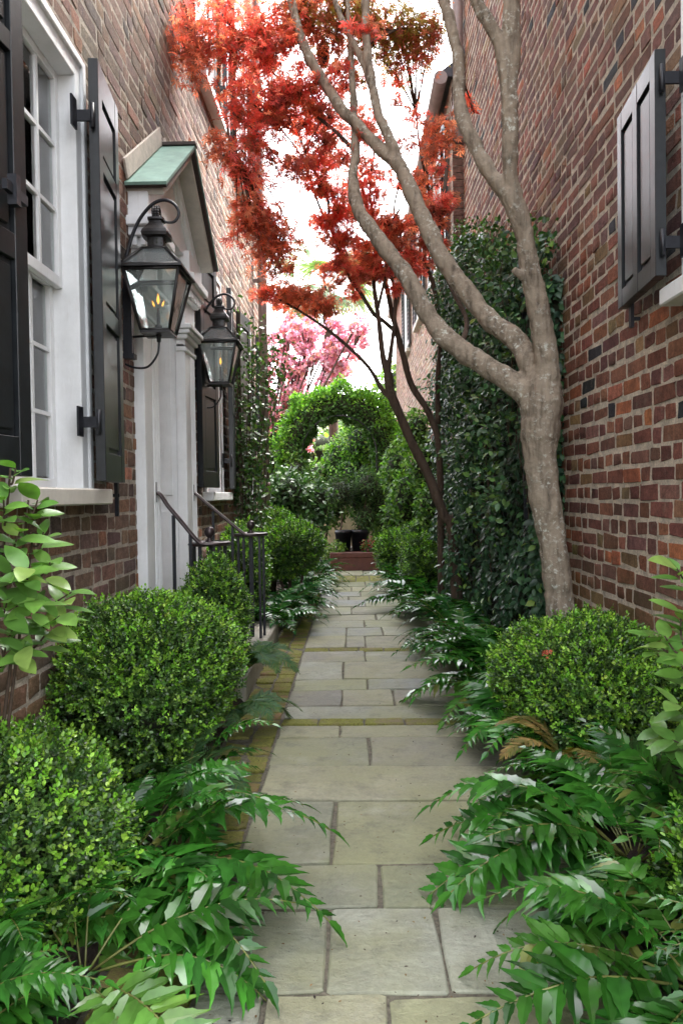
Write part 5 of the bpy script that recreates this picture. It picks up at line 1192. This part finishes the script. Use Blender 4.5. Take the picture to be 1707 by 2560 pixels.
tro, skM = tree_mesh('trunk', [trunk, A, Bm, B2, B3, C, C2, C3, stub], M['bark'], MT, .007, 14, .03)
# second, slender maple
M2 = thing('japanese_maple', (.84, 6.2, 0), 'slender brown multi-stemmed maple leaning over the path behind the big one', 'tree')
b1 = P(1135, 1400, 6.2)
S0 = [(np.array([b1[0] + .03, 6.2, -.05]), .05)] + limb([(1130, 1330, 6.2, 26), (1108, 1285, 6.2, 25), (1071, 1190, 6.2, 24), (1032, 1113, 6.2, 23), (1002, 1044, 6.2, 22), (977, 983, 6.2, 23), (969, 930, 6.2, 21), (957, 891, 6.2, 15), (946, 796, 6.3, 12), (934, 700, 6.4, 10), (940, 600, 6.5, 8), (925, 480, 6.6, 6), (935, 380, 6.7, 5)])
S1 = limb([(985, 1000, 6.2, 14), (958, 978, 6.2, 12), (921, 918, 6.15, 9), (868, 865, 6.1, 8), (820, 825, 6.0, 7), (772, 792, 5.9, 6), (720, 760, 5.8, 5), (670, 735, 5.7, 4)])
S2 = limb([(968, 940, 6.2, 13), (979, 861, 6.25, 11), (986, 800, 6.3, 9), (985, 720, 6.35, 8), (960, 640, 6.4, 7), (965, 560, 6.5, 6)])
S3 = [(P(1100, 1300, 6.6) * np.array([1, 1, 0]), .035)] + limb([(1098, 1150, 6.6, 16), (1075, 1041, 6.6, 16), (1029, 964, 6.6, 16), (1008, 891, 6.6, 15), (992, 830, 6.6, 14), (978, 777, 6.6, 13), (962, 700, 6.6, 12), (940, 640, 6.6, 10), (925, 560, 6.6, 8), (905, 470, 6.6, 6), (860, 400, 6.5, 5), (810, 330, 6.4, 4)])
S4 = limb([(990, 830, 6.6, 12), (955, 800, 6.5, 10), (933, 784, 6.45, 10), (902, 734, 6.4, 9), (872, 690, 6.3, 8), (845, 620, 6.2, 7), (825, 560, 6.1, 7), (815, 480, 6.0, 6), (770, 400, 5.9, 5), (745, 330, 5.8, 4)])
S5 = limb([(840, 600, 6.2, 6), (800, 520, 6.1, 6), (770, 430, 6.0, 5), (740, 370, 5.9, 4), (680, 290, 5.7, 4), (640, 180, 5.5, 3)])
S6 = limb([(1094, 1060, 6.7, 14), (1094, 945, 6.7, 13), (1100, 850, 6.7, 12), (1085, 720, 6.7, 11), (1060, 640, 6.6, 10), (1080, 560, 6.6, 9), (1070, 470, 6.6, 8), (1050, 380, 6.5, 5), (1040, 280, 6.4, 4)])
S7 = limb([(945, 770, 6.3, 8), (965, 690, 6.4, 7), (1000, 600, 6.5, 6), (985, 520, 6.6, 5), (1010, 420, 6.6, 4)])
S8 = limb([(888, 380, 4.85, 12), (840, 330, 5.2, 9), (790, 290, 5.4, 7), (740, 250, 5.5, 6), (690, 190, 5.5, 5), (640, 120, 5.4, 4)])
_, sk2 = tree_mesh('trunk', [S0, S1, S2, S3, S4, S5, S6, S7], M['bark2'], M2, 0, 8, .04)
S9 = limb([(750, 89, 5.1, 12), (690, 110, 5.1, 8), (630, 90, 5.1, 6), (560, 100, 5.0, 5), (490, 120, 4.9, 4)])
S10 = limb([(812, 210, 5.0, 9), (760, 215, 5.1, 7), (690, 260, 5.1, 6), (640, 330, 5.05, 5), (590, 380, 5.0, 4)])
S11 = limb([(917, 112, 4.9, 10), (960, 90, 5.3, 7), (1010, 70, 5.7, 5), (1060, 95, 5.9, 4)])
_, skx = tree_mesh('branches', [S8, S9, S10, S11, A2], M['bark2'], MT, 0, 7, .03)
sk1 = np.concatenate([skM, skx])
RED = [(.82, .17, .14), (.86, .24, .20), (.72, .13, .11)]; ORG = [(.76, .26, .15), (.68, .20, .12), (.80, .32, .19)]; BRN = [(.48, .17, .11), (.38, .13, .09), (.55, .20, .12)]; OLV = [(.36, .30, .08), (.44, .34, .09), (.28, .25, .07)]; DKR = [(.46, .11, .10), (.36, .09, .08)]
PALS = dict(r=(RED, ORG), o=(ORG, BRN), b=(BRN, ORG), m=(RED, BRN), v=(OLV, BRN), d=(DKR, BRN))
CLU = [(470, 50, 4.9, 75, 55, 'm'), (560, 40, 5.1, 85, 55, 'r'), (650, 60, 5.3, 75, 55, 'r'), (455, 135, 4.8, 45, 55, 'b'), (520, 120, 4.9, 60, 45, 'b'), (590, 140, 5.0, 60, 45, 'm'), (650, 165, 5.2, 50, 40, 'm'), (480, 200, 4.8, 45, 22, 'b'),
       (705, 35, 5.4, 55, 40, 'b'), (765, 40, 5.5, 45, 45, 'v'), (800, 110, 5.5, 35, 35, 'b'), (830, 40, 5.5, 40, 40, 'v'), (845, 175, 5.6, 35, 22, 'b'), (600, 235, 5.0, 60, 36, 'r'), (655, 275, 5.1, 60, 40, 'r'), (590, 285, 5.0, 38, 25, 'm'), (700, 320, 5.3, 48, 32, 'd'), (740, 240, 5.4, 45, 28, 'r'), (700, 215, 5.4, 30, 20, 'r'),
       (560, 385, 4.9, 45, 25, 'b'), (610, 425, 5.0, 50, 35, 'm'), (650, 360, 5.1, 50, 35, 'm'), (640, 465, 5.1, 38, 22, 'r'), (545, 350, 4.9, 25, 14, 'o'), (740, 425, 5.5, 55, 28, 'd'), (800, 385, 5.7, 50, 36, 'r'), (850, 325, 5.9, 42, 36, 'r'), (775, 300, 5.7, 38, 30, 'm'), (710, 455, 5.4, 45, 18, 'd'), (800, 465, 5.9, 50, 22, 'r'), (850, 400, 6.0, 40, 30, 'm'),
       (910, 280, 6.1, 38, 42, 'r'), (945, 335, 6.1, 38, 30, 'm'), (985, 190, 6.0, 42, 28, 'r'), (1040, 295, 6.0, 32, 28, 'r'), (985, 260, 6.1, 20, 20, 'm'), (965, 45, 5.6, 70, 45, 'v'), (1040, 55, 5.7, 55, 48, 'v'), (1000, 110, 5.7, 60, 30, 'v'), (1080, 90, 5.7, 30, 38, 'o'), (960, 150, 5.7, 42, 24, 'v'), (895, 40, 5.5, 38, 40, 'v'), (1060, 130, 5.8, 40, 14, 'r'),
       (1015, 360, 6.0, 36, 28, 'd'), (1092, 325, 5.8, 42, 32, 'o'), (1085, 385, 5.8, 45, 32, 'b'), (1070, 440, 5.8, 28, 18, 'o'), (1120, 350, 5.7, 22, 30, 'o'), (620, 565, 5.1, 42, 20, 'o'), (660, 555, 5.2, 35, 18, 'r'), (595, 600, 5.1, 25, 16, 'r'), (690, 620, 5.3, 45, 24, 'o'), (660, 640, 5.2, 40, 20, 'o'), (715, 660, 5.4, 30, 28, 'o'), (740, 600, 5.5, 22, 12, 'r'),
       (860, 540, 6.4, 45, 24, 'm'), (835, 600, 6.4, 45, 16, 'o'), (940, 500, 6.5, 38, 36, 'm'), (965, 555, 6.4, 45, 34, 'o'), (900, 625, 6.6, 50, 22, 'o'), (880, 680, 6.6, 45, 20, 'o'), (985, 615, 6.4, 32, 20, 'b'), (930, 420, 6.4, 36, 30, 'm'), (880, 470, 6.4, 36, 24, 'r'), (640, 590, 5.15, 50, 26, 'o'), (700, 640, 5.3, 50, 30, 'o'), (690, 680, 5.4, 40, 22, 'o'), (800, 560, 6.2, 40, 22, 'm'), (720, 740, 5.8, 70, 22, 'o'), (790, 765, 6.0, 60, 20, 'o'), (735, 70, 5.3, 45, 35, 'b'), (790, 70, 5.4, 45, 40, 'v'), (845, 60, 5.4, 45, 45, 'v'), (830, 120, 5.5, 40, 28, 'b'), (915, 60, 5.5, 45, 45, 'v'), (880, 20, 5.4, 60, 30, 'v'), (780, 15, 5.3, 60, 25, 'b'), (690, 90, 5.3, 40, 30, 'm'), (760, 170, 5.4, 30, 22, 'r'), (870, 210, 5.7, 35, 25, 'm'), (930, 190, 5.8, 30, 22, 'v'), (990, 30, 5.6, 80, 40, 'v'), (1010, 90, 5.7, 70, 40, 'v'), (940, 100, 5.6, 50, 40, 'v'), (870, 100, 5.6, 40, 50, 'b'), (1090, 50, 5.7, 30, 45, 'v'), (700, 725, 5.7, 55, 18, 'o'), (760, 745, 5.8, 55, 20, 'o'), (820, 770, 6.0, 40, 16, 'o'), (655, 740, 5.6, 28, 16, 'r'), (700, 770, 6.2, 30, 20, 'r'), (880, 735, 6.4, 28, 16, 'r'), (845, 710, 6.3, 28, 14, 'o'), (985, 730, 6.3, 14, 16, 'r'), (1130, 495, 6.2, 14, 12, 'd'), (1000, 720, 6.3, 14, 12, 'r'), (1184, 282, 4.4, 9, 8, 'r')]
for k in range(165):            # thin sprays along the finer branches
    for tr_ in range(60):
        src = random.choice([sk2, sk2, skx]); q = src[random.randrange(len(src))]; px, py = project(q[:3])
        px += random.uniform(-45, 45); py += random.uniform(-40, 40)
        if not (560 < px < 1110 and 60 < py < 700) or q[3] > .03: continue
        if (935 < px < 1100 and 95 < py < 265) or (620 < px < 775 and 470 < py < 560) or (px > 1090 and py < 270): continue
        CLU.append((px, py, float(q[1]) if q[1] > 4.4 else 4.6, random.uniform(18, 38), random.uniform(9, 18), random.choice('rrmmobd'))); break
def maple_crown(tree, clus, skel, dens):
    cl = Cloud(); tw = MB()
    for (px, py, Y, rx, ry, ty) in clus:
        rx *= 1.15; ry *= 1.12; c = P(px, py, Y); kx, kz = rx * Y / F, ry * Y / F; n = int(dens * (rx * ry) * (.34 if (py < 260 and px < 720) else .50 if py < 470 else .85) / 9.0) + 10
        near = skel[np.argmin(np.linalg.norm(skel[:, :3] - c, axis=1))][:3]
        e = c + np.array([0, 0, -kz * .2]); dist = np.linalg.norm(e - near)
        q = catmull([near, near * .45 + e * .55 + np.array([0, 0, .06 * dist]), e], 6); tw.tube(q, np.linspace(min(.010, .004 + .005 * dist), .003, len(q)), 5)
        ns = max(4, int(rx / 6)); tips = []
        for j in range(ns):
            d = rdir(1)[0]; tp = c + d * np.array([kx, kx * .9, kz * .75]) * random.uniform(.55, 1.0); st_ = q[random.randint(len(q) // 2, len(q) - 1)]
            b = catmull([st_, (st_ + tp) / 2 + np.array([0, 0, .03]), tp], 4); tw.tube(b, np.linspace(.003, .0012, len(b)), 4); tips.append(b)
        # leaves hang in small layered sprays round the twigs
        tb = np.concatenate(tips); base = tb[RNG.integers(0, len(tb), n)] + RNG.normal(0, 1, (n, 3)) * np.array([kx * .40, kx * .45, kz * .34])
        dn = unit(unit(base - c + 1e-4) * .5 + rdir(n) + np.array([0, 0, -.45])); nm = unit(np.array([0, 0, .55]) + rdir(n) * .8 + np.array([0, -.25, 0]))
        p1, p2 = PALS[ty]; col = np.where((RNG.random(n) < .62)[:, None], pick(p1, n, .2), pick(p2, n, .2))
        cl.add(T_star, frames(dn, nm, .080 * RNG.uniform(.5, 1.2, n)), base, col)
    cl.build('crown', M['maple'], tree); tw.build('twigs', M['bark2'], tree)['kind'] = 'stuff'
maple_crown(MT, [c for c in CLU if c[2] < 5.55], sk1, 1.0)
maple_crown(M2, [c for c in CLU if c[2] >= 5.55], sk2, .95)
# a few red leaves caught in the right boxwood
fl = Cloud(); k = 7; c = P(1363, 1635, 2.72)
fl.add(T_star, frames(rdir(k), rdir(k) + np.array([0, -1, 1.]), .022 * RNG.uniform(.7, 1.2, k)), c + RNG.normal(0, .010, (k, 3)), pick(RED, k))
o = fl.build('fallen_leaves', M['maple'], kind=None); tag(o, 'little cluster of red maple leaves caught on top of the right boxwood', 'leaves')

# dark pod-shaped feeder hanging in the crown
hp = P(808, 135, 5.6); fd = thing('hanging_feeder', hp, 'dark oblong feeder hanging among the red leaves at top centre', 'feeder')
MB().lathe(hp - np.array([0, 0, .10]), [(.001, 0), (.022, .008), (.042, .04), (.048, .09), (.044, .14), (.03, .18), (.012, .20), (.001, .203)], 16).build('body', M['iron'], fd)
MB().tube([hp + np.array([0, 0, .1]), hp + np.array([.01, 0, .24])], .003, 5).build('cord', M['iron'], fd)
